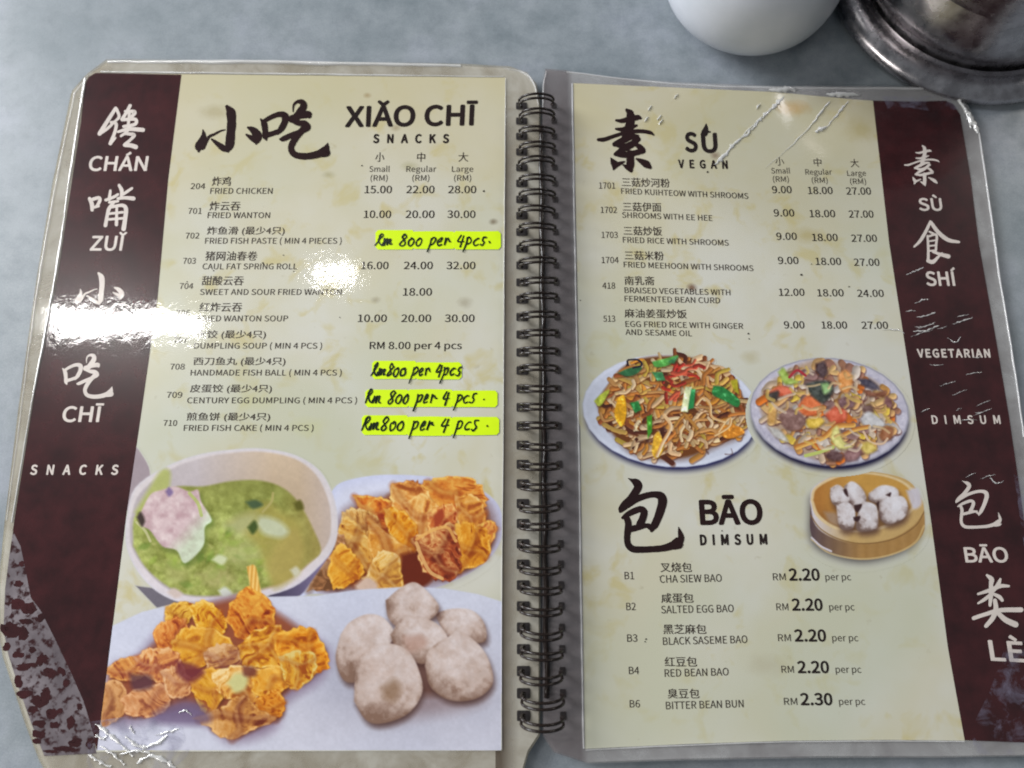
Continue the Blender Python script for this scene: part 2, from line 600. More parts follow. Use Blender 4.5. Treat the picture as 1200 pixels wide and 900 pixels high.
def set_type():
    dg = bpy.context.evaluated_depsgraph_get()
    dg.update()
    _h = TEXTS[0][0].evaluated_get(dg).to_mesh()      # the first queued line is a lone capital, to learn the cap height
    cap = max(v.co.y for v in _h.vertices)
    TEXTS[0][0].evaluated_get(dg).to_mesh_clear()
    for (o, name, s, x0, y0, x1, y1, h, mat, parent, cjk, lift, bold) in TEXTS[1:]:
        ev = o.evaluated_get(dg)
        me0 = ev.to_mesh()
        V = np.array([v.co[:2] for v in me0.vertices])
        Fc = [tuple(p.vertices) for p in me0.polygons]
        ev.to_mesh_clear()
        if len(V) == 0:
            continue
        xa, xb = V[:, 0].min(), V[:, 0].max()
        if cjk:
            ya, yb = V[:, 1].min(), V[:, 1].max()
            sy = h / (yb - ya)
            oy = ya
        else:
            sy = h / cap
            oy = 0.0
        dx, dy = (x1 - x0), (y1 - y0)
        ux, uy = updir((x0 + x1) / 2, (y0 + y1) / 2)
        verts, faces = [], []
        # heavier weights: the same outline printed again a hair's breadth to each side
        bw = bold * (1.1 if h < 9 else 0.85) * h / 0.727
        if bold == 0:
            sh = [(0, 0)]
        elif bw < 0.3:
            sh = [(-bw, 0), (bw, 0)]
        else:
            sh = [(0, 0)] + [(math.cos(k * math.pi / 4) * bw, math.sin(k * math.pi / 4) * bw) for k in range(8)]
        x0 += bw; x1 -= bw
        for si, (ox, oy_) in enumerate(sh):
            b0 = len(verts)
            for a, b_ in V:
                t = (a - xa) / (xb - xa)
                q = (b_ - oy) * sy
                verts.append(on(x0 + dx * t * (x1 - x0) / dx + ox + ux * q, y0 + dy * t + oy_ + uy * q, lift + si * 0.0000025))
            faces += [tuple(i + b0 for i in f) for f in Fc]
        link(name, mesh_of(name, verts, faces), mat, parent)
    for t in TEXTS:
        cu = t[0].data
        bpy.data.objects.remove(t[0])
        bpy.data.curves.remove(cu)


text('measure', 'H', 0, 0, 1, 0, 1, None, None)


# ------------------------------------------------------------------ the printed photographs of food
class Plate:
    """a printed picture built as a fine coloured mesh; it is painted here shape by shape"""

    def __init__(self, x0, y0, x1, y1, st=0.8, seed=1):
        self.x0, self.y0, self.st = x0, y0, st
        self.nx = int((x1 - x0) / st) + 1
        self.ny = int((y1 - y0) / st) + 1
        xs = x0 + np.arange(self.nx) * st
        ys = y0 + np.arange(self.ny) * st
        self.X, self.Y = np.meshgrid(xs, ys)
        self.C = np.zeros(self.X.shape + (3,)) + 200.0
        self.A = np.zeros(self.X.shape)
        self.r = np.random.RandomState(seed)

    def vnoise(self, scale, octaves=3, seed=None, X=None, Y=None):
        r = np.random.RandomState(self.r.randint(1 << 30) if seed is None else seed)
        X = self.X if X is None else X
        Y = self.Y if Y is None else Y
        out = np.zeros(X.shape); amp = 1.0; tot = 0
        for _ in range(octaves):
            g = r.rand(64, 64)
            u = X / scale + r.rand() * 64; v = Y / scale + r.rand() * 64
            iu = np.floor(u).astype(int); iv = np.floor(v).astype(int)
            fu = u - iu; fv = v - iv
            fu = fu * fu * (3 - 2 * fu); fv = fv * fv * (3 - 2 * fv)
            a = g[iv % 64, iu % 64]; b_ = g[iv % 64, (iu + 1) % 64]
            c = g[(iv + 1) % 64, iu % 64]; d = g[(iv + 1) % 64, (iu + 1) % 64]
            out += amp * ((a * (1 - fu) + b_ * fu) * (1 - fv) + (c * (1 - fu) + d * fu) * fv)
            tot += amp; amp *= 0.55; scale *= 0.5
        return out / tot

    def sdf(self, pts, sl=None):
        """signed distance to a polygon, negative inside"""
        X, Y = (self.X, self.Y) if sl is None else (self.X[sl], self.Y[sl])
        P = np.array(pts, float)
        d = np.full(X.shape, 1e9); inside = np.zeros(X.shape, bool)
        for i in range(len(P)):
            a = P[i]; b_ = P[(i + 1) % len(P)]
            e = b_ - a
            wx, wy = X - a[0], Y - a[1]
            t = np.clip((wx * e[0] + wy * e[1]) / (e @ e + 1e-9), 0, 1)
            d = np.minimum(d, (wx - e[0] * t) ** 2 + (wy - e[1] * t) ** 2)
            if a[1] != b_[1]:
                c = ((a[1] > Y) != (b_[1] > Y)) & (X < e[0] * (Y - a[1]) / e[1] + a[0])
                inside ^= c
        d = np.sqrt(d)
        return np.where(inside, -d, d)

    def box(self, pts, pad):
        P = np.array(pts, float)
        i0 = max(int((P[:, 0].min() - pad - self.x0) / self.st), 0)
        i1 = min(int((P[:, 0].max() + pad - self.x0) / self.st) + 2, self.nx)
        j0 = max(int((P[:, 1].min() - pad - self.y0) / self.st), 0)
        j1 = min(int((P[:, 1].max() + pad - self.y0) / self.st) + 2, self.ny)
        return (slice(j0, j1), slice(i0, i1))

    def put(self, sl, m, col):
        m3 = m[..., None]
        self.C[sl] = self.C[sl] * (1 - m3) + np.asarray(col, float) * m3
        self.A[sl] = np.maximum(self.A[sl], m)

    def poly(self, pts, col, soft=0.9, smooth=True, op=1.0, shade=None):
        if smooth:
            pts = [tuple(p) for p in catmull(list(pts) + [pts[0]], 5)][:-1]
        sl = self.box(pts, 6 + soft * 2)
        if sl[0].start >= sl[0].stop or sl[1].start >= sl[1].stop:
            return
        d = self.sdf(pts, sl)
        m = np.clip(0.5 - d / (2 * soft), 0, 1) * op
        c = np.asarray(col, float)
        self.cur = sl
        if shade is not None:
            c = shade(self.X[sl], self.Y[sl], d)
        self.put(sl, m, c)
        return d, sl

    def shadow(self, pts, dx, dy, blur, amt, col=(40, 30, 50), smooth=True):
        if smooth:
            pts = [tuple(p) for p in catmull(list(pts) + [pts[0]], 4)][:-1]
        pts = [(p[0] + dx, p[1] + dy) for p in pts]
        sl = self.box(pts, blur * 2 + 2)
        d = self.sdf(pts, sl)
        t = np.clip(0.5 - d / (2 * blur), 0, 1)
        self.put(sl, t * t * (3 - 2 * t) * amt, col)

    def stroke(self, pts, w, col, op=1.0, soft=0.8, hi=None):
        S = catmull(pts, 6)
        sl = self.box([p[:2] for p in S], w + 3)
        if sl[0].start >= sl[0].stop or sl[1].start >= sl[1].stop:
            return
        X, Y = self.X[sl], self.Y[sl]
        d = np.full(X.shape, 1e9); side = np.zeros(X.shape)
        for a, b_ in zip(S[:-1], S[1:]):
            e = b_[:2] - a[:2]
            wx, wy = X - a[0], Y - a[1]
            t = np.clip((wx * e[0] + wy * e[1]) / (e @ e + 1e-9), 0, 1)
            qx, qy = wx - e[0] * t, wy - e[1] * t
            dd = np.hypot(qx, qy)
            m = dd < d
            side = np.where(m, (-qx - qy), side)
            d = np.minimum(d, dd)
        m = np.clip((w / 2 - d) / soft + 0.5, 0, 1) * op
        c = np.asarray(col, float)[None, None, :] * np.ones(X.shape + (1,))
        if hi is not None:
            t = np.clip(side / w * 1.2 + 0.5, 0, 1)[..., None]
            c = np.asarray(hi[0], float) * (1 - t) + np.asarray(hi[1], float) * t
        self.put(sl, m, c)

    def wonton(self, pts, base=(206, 132, 40), dark=(120, 52, 14), light=(238, 190, 92), folds=6, ang=0.0, sh=0.7):
        """a fried dumpling skin: folded, lit from the upper left, browned in the hollows, pale along its rim"""
        cx = sum(p[0] for p in pts) / len(pts); cy = sum(p[1] for p in pts) / len(pts)
        R = max(math.hypot(p[0] - cx, p[1] - cy) for p in pts)
        self.shadow(pts, 1.0, 2.5, 5.0, sh + 0.15, (78, 28, 12))
        ragged = []
        ctl, tips = [], []
        for i, p in enumerate(pts):
            k = self.r.uniform(1.16, 1.34) if (i % 2 == 0) else self.r.uniform(1.0, 1.14)
            q = (cx + (p[0] - cx) * k, cy + (p[1] - cy) * k)
            ctl.append(q)
            if i % 2 == 0:
                tips.append(q)
        base_pts = catmull(ctl + [ctl[0]], 6)[:-1]
        for p in base_pts:
            k = 1.0 + self.r.uniform(-0.08, 0.08)
            ragged.append((cx + (p[0] - cx) * k, cy + (p[1] - cy) * k))
        ca, sa = math.cos(ang + cx * 0.13), math.sin(ang + cx * 0.13)
        U = (self.X - cx) * ca + (self.Y - cy) * sa
        W_ = -(self.X - cx) * sa + (self.Y - cy) * ca
        wr = self.vnoise(R * 0.8, 2)
        n1 = self.vnoise(R * 0.40, 3, X=U * 0.6 + wr * R * 1.3, Y=W_ * 1.3 + wr * R * 1.3)
        n4 = self.vnoise(R * 0.9, 2)
        n2 = self.vnoise(4.0, 3)
        sl0 = self.box(ragged, 8)

        def shade(X, Y, d):
            n_ = n1[sl0]
            rd = 1 - np.abs(2 * n_ - 1) * 2.6           # sharp pleats
            hol = np.clip((0.46 - n_) * 4, 0, 1)         # hollows
            g_ = ((-(X - cx) - (Y - cy) * 1.2) / R) * 0.5
            v = 0.46 + 0.26 * np.clip(rd, -0.6, 1) - 0.38 * hol + 0.24 * g_ + (n2[sl0] - 0.5) * 0.5 + (n4[sl0] - 0.5) * 0.6
            rim = np.exp(-((d + 1.5) / 1.3) ** 2) * 0.36
            v = np.clip(v + rim * np.clip(n2[sl0] * 2.2 - 0.3, 0, 1.4), 0, 1)[..., None]
            D, B, L_ = (np.array(q, float) for q in (dark, base, light))
            return np.where(v < 0.5, D + (B - D) * v * 2, B + (L_ - B) * (v * 2 - 1))
        sl = self.box(ragged, 8)
        d = self.sdf(ragged, sl)
        m = np.clip(0.5 - d / 1.8, 0, 1)
        self.put(sl, m, shade(self.X[sl], self.Y[sl], d))
        # the folds run from the pinched middle out to the points of the skin
        mx_, my_ = cx + self.r.uniform(-0.2, 0.2) * R, cy + self.r.uniform(-0.2, 0.2) * R
        for q in tips:
            if self.r.rand() < 0.35:
                continue
            bx = self.r.uniform(-0.16, 0.16) * R; by = self.r.uniform(-0.16, 0.16) * R
            mid = ((mx_ + q[0]) / 2 + bx, (my_ + q[1]) / 2 + by)
            end = (mx_ + (q[0] - mx_) * 0.92, my_ + (q[1] - my_) * 0.92)
            self.stroke([(mx_ + 2, my_ + 2.4), (mid[0] + 2, mid[1] + 2.4), (end[0] + 1, end[1] + 1.2)], R * 0.3, dark, 0.42, 4.5)
            self.stroke([(mx_, my_), mid, end], R * 0.10 + 0.4, light, 0.32, 2.6)

    def ball(self, pts, light=(222, 208, 204), base=(188, 160, 144), dark=(116, 84, 60), hi=(0.25, -0.55)):
        cx = sum(p[0] for p in pts) / len(pts); cy = sum(p[1] for p in pts) / len(pts)
        R = np.mean([math.hypot(p[0] - cx, p[1] - cy) for p in pts])
        self.shadow(pts, 2, 5, 6.0, 0.8, (74, 46, 40))
        n1 = self.vnoise(max(R * 0.55, 4), 3); n2 = self.vnoise(4.5, 3)

        sp = [tuple(p) for p in catmull(list(pts) + [pts[0]], 6)][:-1]
        sl = self.box(sp, 8)
        d = self.sdf(sp, sl)
        X, Y = self.X[sl], self.Y[sl]
        u = (X - cx) / R; v = (Y - cy) / R
        l = 0.66 - 0.55 * (u * -hi[0] + v * -hi[1]) - 0.24 * np.clip(u * u + v * v, 0, 2)
        l = l + np.clip((n1[sl] - 0.5) * 1.1, -0.16, 0.16) + (n2[sl] - 0.5) * 0.34 - np.exp(-((d + 1.0) / 2.5) ** 2) * 0.12
        l = np.clip(l, 0, 1)[..., None]
        D, B, L_ = (np.array(q, float) for q in (dark, base, light))
        c = np.where(l < 0.45, D + (B - D) * l / 0.45, B + (L_ - B) * (l - 0.45) / 0.55)
        self.put(sl, np.clip(0.5 - d / 2.2, 0, 1), c)

    def build(self, name, parent, lift, clip=None, label=None):
        X, Y = self.X, self.Y
        A = self.A
        g1 = self.vnoise(3.2, 2)[..., None] - 0.5; g2 = self.vnoise(16, 3)[..., None] - 0.5
        self.C = np.clip(self.C * (1 + 0.05 * g1 + 0.05 * g2), 0, 255)
        keep = A > 0.003
        if clip is not None:
            keep &= clip(X, Y)
        cell = keep[:-1, :-1] | keep[1:, :-1] | keep[:-1, 1:] | keep[1:, 1:]
        if clip is not None:
            cc = clip(X, Y)
            cell &= cc[:-1, :-1] & cc[1:, :-1] & cc[:-1, 1:] & cc[1:, 1:]
        idx = -np.ones(X.shape, int)
        use = np.zeros(X.shape, bool)
        use[:-1, :-1] |= cell; use[1:, :-1] |= cell; use[:-1, 1:] |= cell; use[1:, 1:] |= cell
        idx[use] = np.arange(use.sum())
        x = X[use]; y = Y[use]
        # layout -> page surface
        c, s = math.cos(TILT), math.sin(TILT)
        dx = x - 600.0; yy = -(y - 450.0)
        dy = yy * c + F * s; dz = yy * s - F * c
        z = np.full(x.shape, TOP)
        for _ in range(4):
            t = (z + lift - CAM_H) / dz
            wx, wy = dx * t, dy * t
            dd = wx - X_SPINE
            rr = np.maximum(dd - 0.01, 0); ll = np.maximum(-dd - 0.12, 0)
            z = TOP - 0.075 * rr * rr - 0.045 * ll * ll + 0.00018 * np.sin(wx * 41 + wy * 23)
        V = np.stack([wx, wy, z + lift], 1).astype(np.float32)
        j, i = np.nonzero(cell)
        Q = np.stack([idx[j, i], idx[j + 1, i], idx[j + 1, i + 1], idx[j, i + 1]], 1).astype(np.int32)
        me = bpy.data.meshes.new(name)
        me.vertices.add(len(V)); me.vertices.foreach_set('co', V.ravel())
        me.loops.add(Q.size); me.loops.foreach_set('vertex_index', Q.ravel())
        me.polygons.add(len(Q))
        me.polygons.foreach_set('loop_start', np.arange(0, Q.size, 4, dtype=np.int32))
        me.update(calc_edges=True)
        ca = me.color_attributes.new('picture', 'FLOAT_COLOR', 'POINT')
        rgb = np.ones((len(V), 4), np.float32)
        rgb[:, :3] = lin(self.C[use])
        ca.data.foreach_set('color', rgb.ravel())
        fa = me.attributes.new('cover', 'FLOAT', 'POINT')
        fa.data.foreach_set('value', A[use].astype(np.float32))
        o = link(name, me, M['photo'], parent)
        if label:
            o['label'] = label
        return o


def paint_left(parent):
    P = Plate(112, 520, 588.5, 880, 0.8, 11)
    n = P.vnoise(60, 3)
    # small cup behind the bowl
    P.poly([(158, 522), (165, 530), (176, 552), (172, 580), (150, 600), (140, 560)], (160, 146, 152), 1.2)
    # plate on the right
    plate = [(384, 582), (398, 566), (430, 558), (465, 556), (510, 559), (550, 568), (578, 584), (589, 606), (586, 636),
             (566, 662), (530, 682), (490, 694), (430, 698), (370, 696), (350, 690)]
    P.shadow(plate, 1, 4, 5, 0.35, (90, 90, 100))
    P.poly(plate, (210, 212, 228), 1.0,
           shade=lambda X, Y, d: np.array([212, 214, 232.]) - np.clip((d + 14) / 14, 0, 1)[..., None] * np.array([12, 10, 2.]) - np.clip((X - 540) / 60, 0, 1)[..., None] * np.array([10, 14, 14.]))
    P.shadow([(380, 650), (400, 592), (460, 572), (520, 562), (566, 580), (580, 620), (560, 655), (512, 680), (440, 690), (372, 688)], 3, 5, 9, 0.6, (96, 56, 50))
    W = P.wonton
    P.poly([(386, 684), (398, 640), (412, 600), (440, 592), (466, 574), (510, 568), (556, 574), (572, 606), (570, 640), (540, 664), (500, 680), (440, 690)], (134, 62, 26), 4, op=0.95)
    W([(503, 566), (530, 560), (556, 568), (566, 588), (548, 602), (520, 600), (496, 584)], (214, 126, 44), (150, 62, 20))
    W([(418, 583), (446, 584), (458, 590), (468, 604), (452, 616), (432, 614), (424, 598)], (218, 120, 36), (150, 50, 20))
    W([(464, 572), (484, 566), (494, 574), (506, 592), (502, 620), (486, 628), (466, 606), (460, 588)], (222, 150, 70), (160, 80, 30), (244, 206, 130))
    W([(536, 584), (556, 580), (566, 600), (566, 622), (548, 628), (536, 612)], (220, 150, 60), (168, 84, 30), (240, 196, 120))
    W([(405, 604), (418, 598), (438, 612), (440, 634), (424, 644), (400, 630)], (214, 160, 84), (150, 92, 40), (232, 200, 136))
    W([(478, 594), (496, 580), (512, 600), (508, 628), (494, 636), (480, 622)], (218, 148, 66), (150, 66, 24), (240, 196, 120))
    W([(504, 604), (522, 592), (532, 600), (530, 618), (512, 626), (502, 618)], (206, 110, 50), (140, 44, 20), (242, 190, 110), 4)
    P.poly([(508, 604), (518, 596), (520, 608), (510, 618)], (164, 66, 34), 1.6)
    W([(455, 602), (470, 598), (486, 618), (490, 640), (478, 648), (458, 624)], (226, 146, 26), (170, 80, 10))
    W([(396, 640), (404, 612), (420, 622), (436, 640), (432, 672), (412, 672), (396, 662)], (212, 150, 60), (130, 60, 20), (230, 190, 110))
    W([(438, 616), (458, 628), (478, 646), (490, 662), (484, 686), (464, 690), (444, 660)], (212, 140, 48), (130, 50, 18), (236, 190, 110))
    P.poly([(470, 650), (492, 648), (508, 676), (486, 692), (470, 680)], (104, 36, 16), 3)
    W([(560, 618), (574, 610), (580, 620), (574, 640), (562, 642)], (216, 130, 60), (160, 76, 30))
    W([(524, 630), (540, 616), (558, 622), (572, 632), (566, 652), (548, 666), (530, 668), (522, 650)], (218, 140, 30), (150, 66, 14), (240, 184, 80))
    W([(486, 634), (508, 622), (526, 620), (536, 646), (534, 668), (518, 678), (500, 664), (490, 648)], (168, 74, 34), (104, 34, 18), (234, 186, 116), 4)
    P.stroke([(488, 636), (494, 652), (504, 670), (518, 678)], 4, (226, 178, 112), 0.85)
    P.stroke([(488, 632), (506, 622), (524, 618), (534, 634)], 3.5, (232, 176, 96), 0.8)
    W([(366, 686), (374, 662), (392, 630), (404, 634), (398, 660), (392, 688)], (176, 120, 76), (110, 70, 40), (214, 180, 150))
    W([(392, 652), (402, 640), (416, 656), (426, 670), (410, 682), (394, 690), (388, 676)], (222, 150, 36), (178, 92, 20), (240, 188, 80), 3)
    W([(436, 664), (446, 646), (462, 656), (470, 678), (466, 690), (446, 692), (432, 686)], (222, 166, 70), (160, 96, 40), (238, 206, 140), 3)
    P.poly([(416, 686), (430, 676), (442, 684), (440, 692), (420, 692)], (206, 178, 160), 2.5)

    # soup bowl: outside, lip, inner wall, broth
    P.poly([(312, 700), (345, 703.5), (356, 694), (388, 648), (392, 636), (350, 670)], (92, 84, 110), 1.1, smooth=False,
           shade=lambda X, Y, d: np.array([64, 58, 80.]) + np.clip((X - 318) / 60, 0, 1)[..., None] * np.array([64, 58, 70.]))
    P.poly([(158, 686), (184, 713), (214, 706), (190, 690)], (112, 106, 116), 1.2, smooth=False)
    lip = [(147, 612), (158, 572), (196, 546), (235, 532), (280, 526), (312, 526), (348, 534), (376, 553), (391, 582), (396, 612),
           (392, 640), (374, 664), (344, 688), (300, 701), (250, 707), (212, 706), (182, 692), (160, 668), (148, 640)]
    P.poly(lip, (214, 200, 208), 1.0,
           shade=lambda X, Y, d: np.array([208, 203, 208.]) + np.clip((-d) / 4, 0, 1)[..., None] * np.array([6, 2, -2.]) + np.clip((Y - 640) / 50, 0, 1)[..., None] * np.array([4, 4, 8.]))
    inner = [(152, 612), (164, 578), (200, 550), (240, 536), (280, 530), (312, 530), (346, 538), (370, 556), (384, 584), (388, 612),
             (384, 636), (366, 658), (338, 680), (300, 694), (252, 700), (216, 698), (190, 686), (168, 664), (154, 640)]

    def wall(X, Y, d):
        t = np.clip((X - 230) / 90, 0, 1)[..., None]
        c = np.array([196, 186, 188.]) * (1 - t) + np.array([204, 182, 156.]) * t
        g2 = np.clip((X - 350) / 34, 0, 1)[..., None]
        c = c * (1 - g2) + np.array([206, 188, 176.]) * g2
        return c - np.clip((Y - 530) / 50, 0, 1)[..., None] * 14
    P.poly(inner, (190, 176, 170), 1.4, shade=wall)
    broth = [(156, 640), (160, 600), (200, 572), (238, 570), (270, 564), (304, 563), (332, 572), (352, 592), (368, 622), (376, 646), (362, 660),
             (336, 679), (298, 692), (252, 698), (216, 696), (192, 684), (170, 664)]
    nn = P.vnoise(24, 4); n4 = P.vnoise(7, 4)

    def soup(X, Y, d):
        sl = P.cur
        a = nn[sl]; b_ = n4[sl]
        v = np.clip((a - 0.3) * 2, 0, 1)[..., None]
        c = np.array([132, 138, 62.]) * (1 - v) + np.array([182, 190, 108.]) * v
        c = c + (b_[..., None] - 0.5) * np.array([80, 84, 66.])
        r_ = np.clip((X - 318) / 50, 0, 1)[..., None]
        c = c * (1 - r_ * 0.75) + np.array([158, 138, 74.]) * r_ * 0.75
        up = np.clip((602 - Y) / 34, 0, 1)[..., None]
        return c * (1 - 0.55 * up) + np.array([112, 112, 44.]) * 0.55 * up
    P.poly(broth, (120, 128, 50), 1.6, shade=soup)
    sd_b = P.sdf([tuple(p) for p in catmull(broth + [broth[0]], 4)][:-1])
    for _ in range(420):
        x = P.r.uniform(164, 350); y = P.r.uniform(622, 694)
        g_ = P.r.rand()
        if sd_b[int((y - P.y0) / P.st), int((x - P.x0) / P.st)] > -5:
            continue
        P.poly([(x + P.r.uniform(-4, 4), y + P.r.uniform(-3, 3)) for _ in range(4)],
               (112 + 100 * g_, 132 + 70 * g_, 44 + 100 * g_), 1.6, op=0.34)
    for _ in range(60):       # leaves of the broth, lime and dark
        x = P.r.uniform(164, 318); y = P.r.uniform(610, 692)
        if sd_b[int((y - P.y0) / P.st), int((x - P.x0) / P.st)] > -8:
            continue
        a = P.r.uniform(0, 6.3); l = P.r.uniform(5, 12); q = P.r.uniform(2, 5)
        c_, s_ = math.cos(a), math.sin(a)
        cc = [(150, 176, 66), (172, 190, 90), (96, 128, 44), (190, 200, 120), (130, 160, 60)][P.r.randint(5)]
        P.poly([(x - c_ * l, y - s_ * l * 0.7), (x - s_ * q, y + c_ * q), (x + c_ * l, y + s_ * l * 0.7), (x + s_ * q, y - c_ * q)], cc, 1.8, op=0.5)
    P.poly([(268, 612), (290, 600), (314, 588), (330, 600), (350, 612), (356, 640), (346, 672), (322, 690), (312, 668), (300, 640)], (166, 152, 76), 5, op=0.75)
    P.poly([(322, 640), (344, 620), (356, 640), (350, 672), (326, 684), (314, 664)], (178, 158, 88), 5, op=0.6)
    P.poly([(300, 614), (306, 605), (326, 610), (338, 622), (330, 630), (310, 626)], (200, 208, 186), 4, op=0.8)
    P.poly([(264, 616), (280, 604), (300, 602), (296, 616), (280, 626)], (176, 178, 128), 6, op=0.75)
    P.poly([(262, 640), (290, 632), (304, 650), (286, 664), (264, 658)], (184, 184, 124), 7, op=0.5)
    P.poly([(196, 660), (220, 668), (214, 684), (196, 676)], (176, 172, 110), 6, op=0.5)
    P.poly([(232, 672), (262, 666), (276, 680), (250, 690)], (186, 174, 120), 6, op=0.5)
    P.stroke([(308, 600), (318, 588), (320, 578)], 3, (176, 166, 100), 0.9)
    
    P.poly([(288, 588), (300, 586), (308, 592), (296, 596)], (72, 92, 60), 2)
    P.poly([(290, 618), (298, 610), (302, 618), (296, 626)], (66, 84, 34), 2)
    P.poly([(248, 656), (256, 650), (266, 654), (260, 662)], (206, 212, 170), 2)
    P.poly([(196, 694), (204, 689), (214, 696), (206, 701)], (208, 190, 182), 2)
    P.poly([(256, 692), (264, 688), (272, 696), (262, 700)], (210, 214, 200), 2)
    P.poly([(340, 668), (347, 664), (352, 670), (346, 676)], (200, 196, 170), 2)
    P.poly([(344, 590), (352, 586), (356, 596), (348, 598)], (94, 90, 30), 2)
    # lifted raw dumpling with lettuce
    P.poly([(158, 600), (176, 570), (190, 550), (200, 556), (192, 590), (170, 602)], (172, 178, 100), 3, op=0.9)
    dump = [(163, 604), (176, 580), (190, 574), (206, 570), (222, 576), (232, 574), (236, 588), (248, 609), (240, 618), (238, 640),
            (217, 660), (207, 645), (190, 640), (176, 622), (166, 616)]
    P.shadow(dump, 3, 5, 5, 0.5, (70, 90, 30))
    nd = P.vnoise(9, 3)

    def pinkish(X, Y, d):
        sl = P.cur
        a = nd[sl][..., None]
        t = np.clip((X + Y * 0.9 - 770) / 26, 0, 1)[..., None]
        c = np.array([204, 178, 180.]) * (1 - t) + np.array([206, 216, 190.]) * t
        return c + (a - 0.5) * np.array([52, 70, 62.])
    P.poly(dump, (206, 190, 186), 1.2, shade=pinkish)
    P.stroke([(222, 578), (232, 590), (236, 604)], 4, (170, 190, 90), 0.7)
    P.stroke([(160, 612), (170, 622), (176, 634)], 3, (200, 196, 150), 0.8)
    P.poly([(160, 606), (165, 600), (170, 610), (166, 617)], (64, 50, 46), 1.8)
    P.poly([(194, 576), (198, 571), (203, 577), (198, 582)], (110, 90, 140), 1.6, op=0.8)

    # long white plate at the bottom
    bp_ = [(112, 741), (132, 733), (166, 717), (206, 707), (262, 700), (330, 699), (370, 698), (420, 691), (470, 688), (520, 689),
           (560, 696), (592, 706), (592, 884), (108, 884)]
    nb = P.vnoise(70, 2)

    def white(X, Y, d):
        sl = P.cur
        a = nb[sl][..., None]
        base = np.array([206, 208, 224.]) + (a - 0.5) * np.array([14, 12, 8.])
        low = np.clip((Y - 800) / 60, 0, 1)[..., None]
        base = base * (1 - low * 0.25) + np.array([200, 196, 206.]) * low * 0.25
        bowl_ = np.exp(-(((X - 470) / 150) ** 2 + ((Y - 800) / 55) ** 2))[..., None]
        return base - bowl_ * np.array([26, 30, 32.])
    P.poly(bp_, (206, 206, 218), 1.0, smooth=False, shade=white)
    # left fried heap
    heap = [(124, 800), (128, 776), (160, 762), (190, 728), (230, 706), (286, 690), (320, 712), (360, 736), (384, 760), (372, 790),
            (334, 816), (318, 848), (270, 862), (240, 842), (200, 834), (150, 842), (122, 838)]
    P.shadow(heap, 2, 7, 12, 0.75, (112, 84, 110))
    P.poly([(126, 802), (134, 780), (164, 768), (192, 742), (200, 712), (240, 708), (290, 700), (318, 714), (360, 744), (378, 762), (366, 788),
            (334, 812), (314, 838), (270, 850), (244, 836), (220, 826), (180, 836), (128, 836)], (146, 72, 40), 5, op=0.9)
    P.poly([(289, 664), (299, 663), (304, 684), (308, 712), (292, 712), (293, 690)], (226, 176, 90), 1.2, shade=lambda X, Y, d: np.array([230, 180, 92.]) + np.sin(X * 1.3 + Y * 0.1)[..., None] * np.array([14, 22, 26.]))
    W([(196, 712), (214, 705), (224, 712), (220, 728), (202, 734), (194, 724)], (216, 162, 50), (160, 84, 20))
    W([(226, 714), (240, 706), (256, 716), (264, 734), (250, 744), (234, 738)], (224, 160, 36), (170, 80, 16), (242, 200, 100))
    W([(184, 740), (196, 728), (214, 730), (216, 752), (206, 768), (188, 762)], (206, 116, 46), (140, 50, 24), (234, 170, 90))
    W([(268, 726), (276, 702), (296, 694), (316, 706), (318, 730), (304, 748), (282, 742)], (204, 112, 30), (130, 40, 16), (236, 176, 70))
    W([(206, 752), (222, 736), (244, 740), (262, 746), (272, 764), (252, 776), (226, 778), (208, 770)], (218, 152, 40), (160, 76, 20), (238, 190, 90))
    W([(126, 784), (142, 772), (166, 774), (172, 786), (156, 796), (134, 794)], (210, 138, 66), (140, 60, 40), (234, 180, 110))
    W([(164, 772), (180, 760), (200, 766), (214, 780), (204, 796), (180, 796), (168, 786)], (216, 142, 76), (150, 70, 50), (236, 186, 130))
    W([(282, 758), (300, 742), (322, 738), (336, 752), (332, 776), (306, 782), (286, 776)], (220, 152, 36), (160, 76, 18), (244, 204, 110))
    W([(328, 750), (344, 736), (364, 742), (380, 758), (380, 778), (362, 790), (338, 780)], (222, 136, 24), (160, 70, 10), (242, 184, 70))
    W([(244, 768), (258, 756), (276, 766), (280, 788), (264, 800), (246, 792)], (190, 130, 74), (130, 66, 50), (224, 180, 130))
    W([(122, 806), (136, 798), (146, 818), (142, 838), (124, 842)], (196, 136, 80), (140, 80, 50), (222, 170, 116))
    W([(148, 818), (166, 806), (190, 804), (200, 820), (184, 834), (152, 838)], (200, 132, 80), (142, 74, 50), (230, 176, 126))
    W([(192, 790), (208, 782), (222, 800), (216, 816), (200, 812)], (204, 140, 86), (146, 76, 50), (232, 184, 136))
    W([(226, 800), (248, 786), (268, 796), (262, 818), (244, 832), (230, 820)], (214, 150, 36), (164, 84, 30), (236, 180, 80))
    W([(252, 790), (276, 780), (304, 790), (310, 806), (290, 820), (262, 814)], (222, 160, 70), (160, 84, 30), (244, 212, 150), 5)
    P.poly([(266, 800), (276, 789), (290, 792), (288, 806), (276, 812)], (206, 200, 136), 3)
    W([(300, 790), (322, 782), (346, 786), (340, 802), (318, 816), (300, 810)], (222, 150, 40), (164, 80, 20), (240, 190, 90))
    W([(330, 772), (350, 764), (366, 772), (364, 792), (346, 802), (332, 794)], (220, 156, 44), (160, 76, 20), (226, 200, 120))
    W([(302, 822), (322, 810), (332, 822), (330, 838), (314, 842), (302, 832)], (210, 124, 26), (150, 66, 10), (234, 170, 70))
    W([(240, 842), (260, 828), (284, 820), (304, 832), (314, 842), (296, 854), (272, 862), (250, 856)], (202, 138, 66), (112, 46, 26), (230, 180, 116), 5)
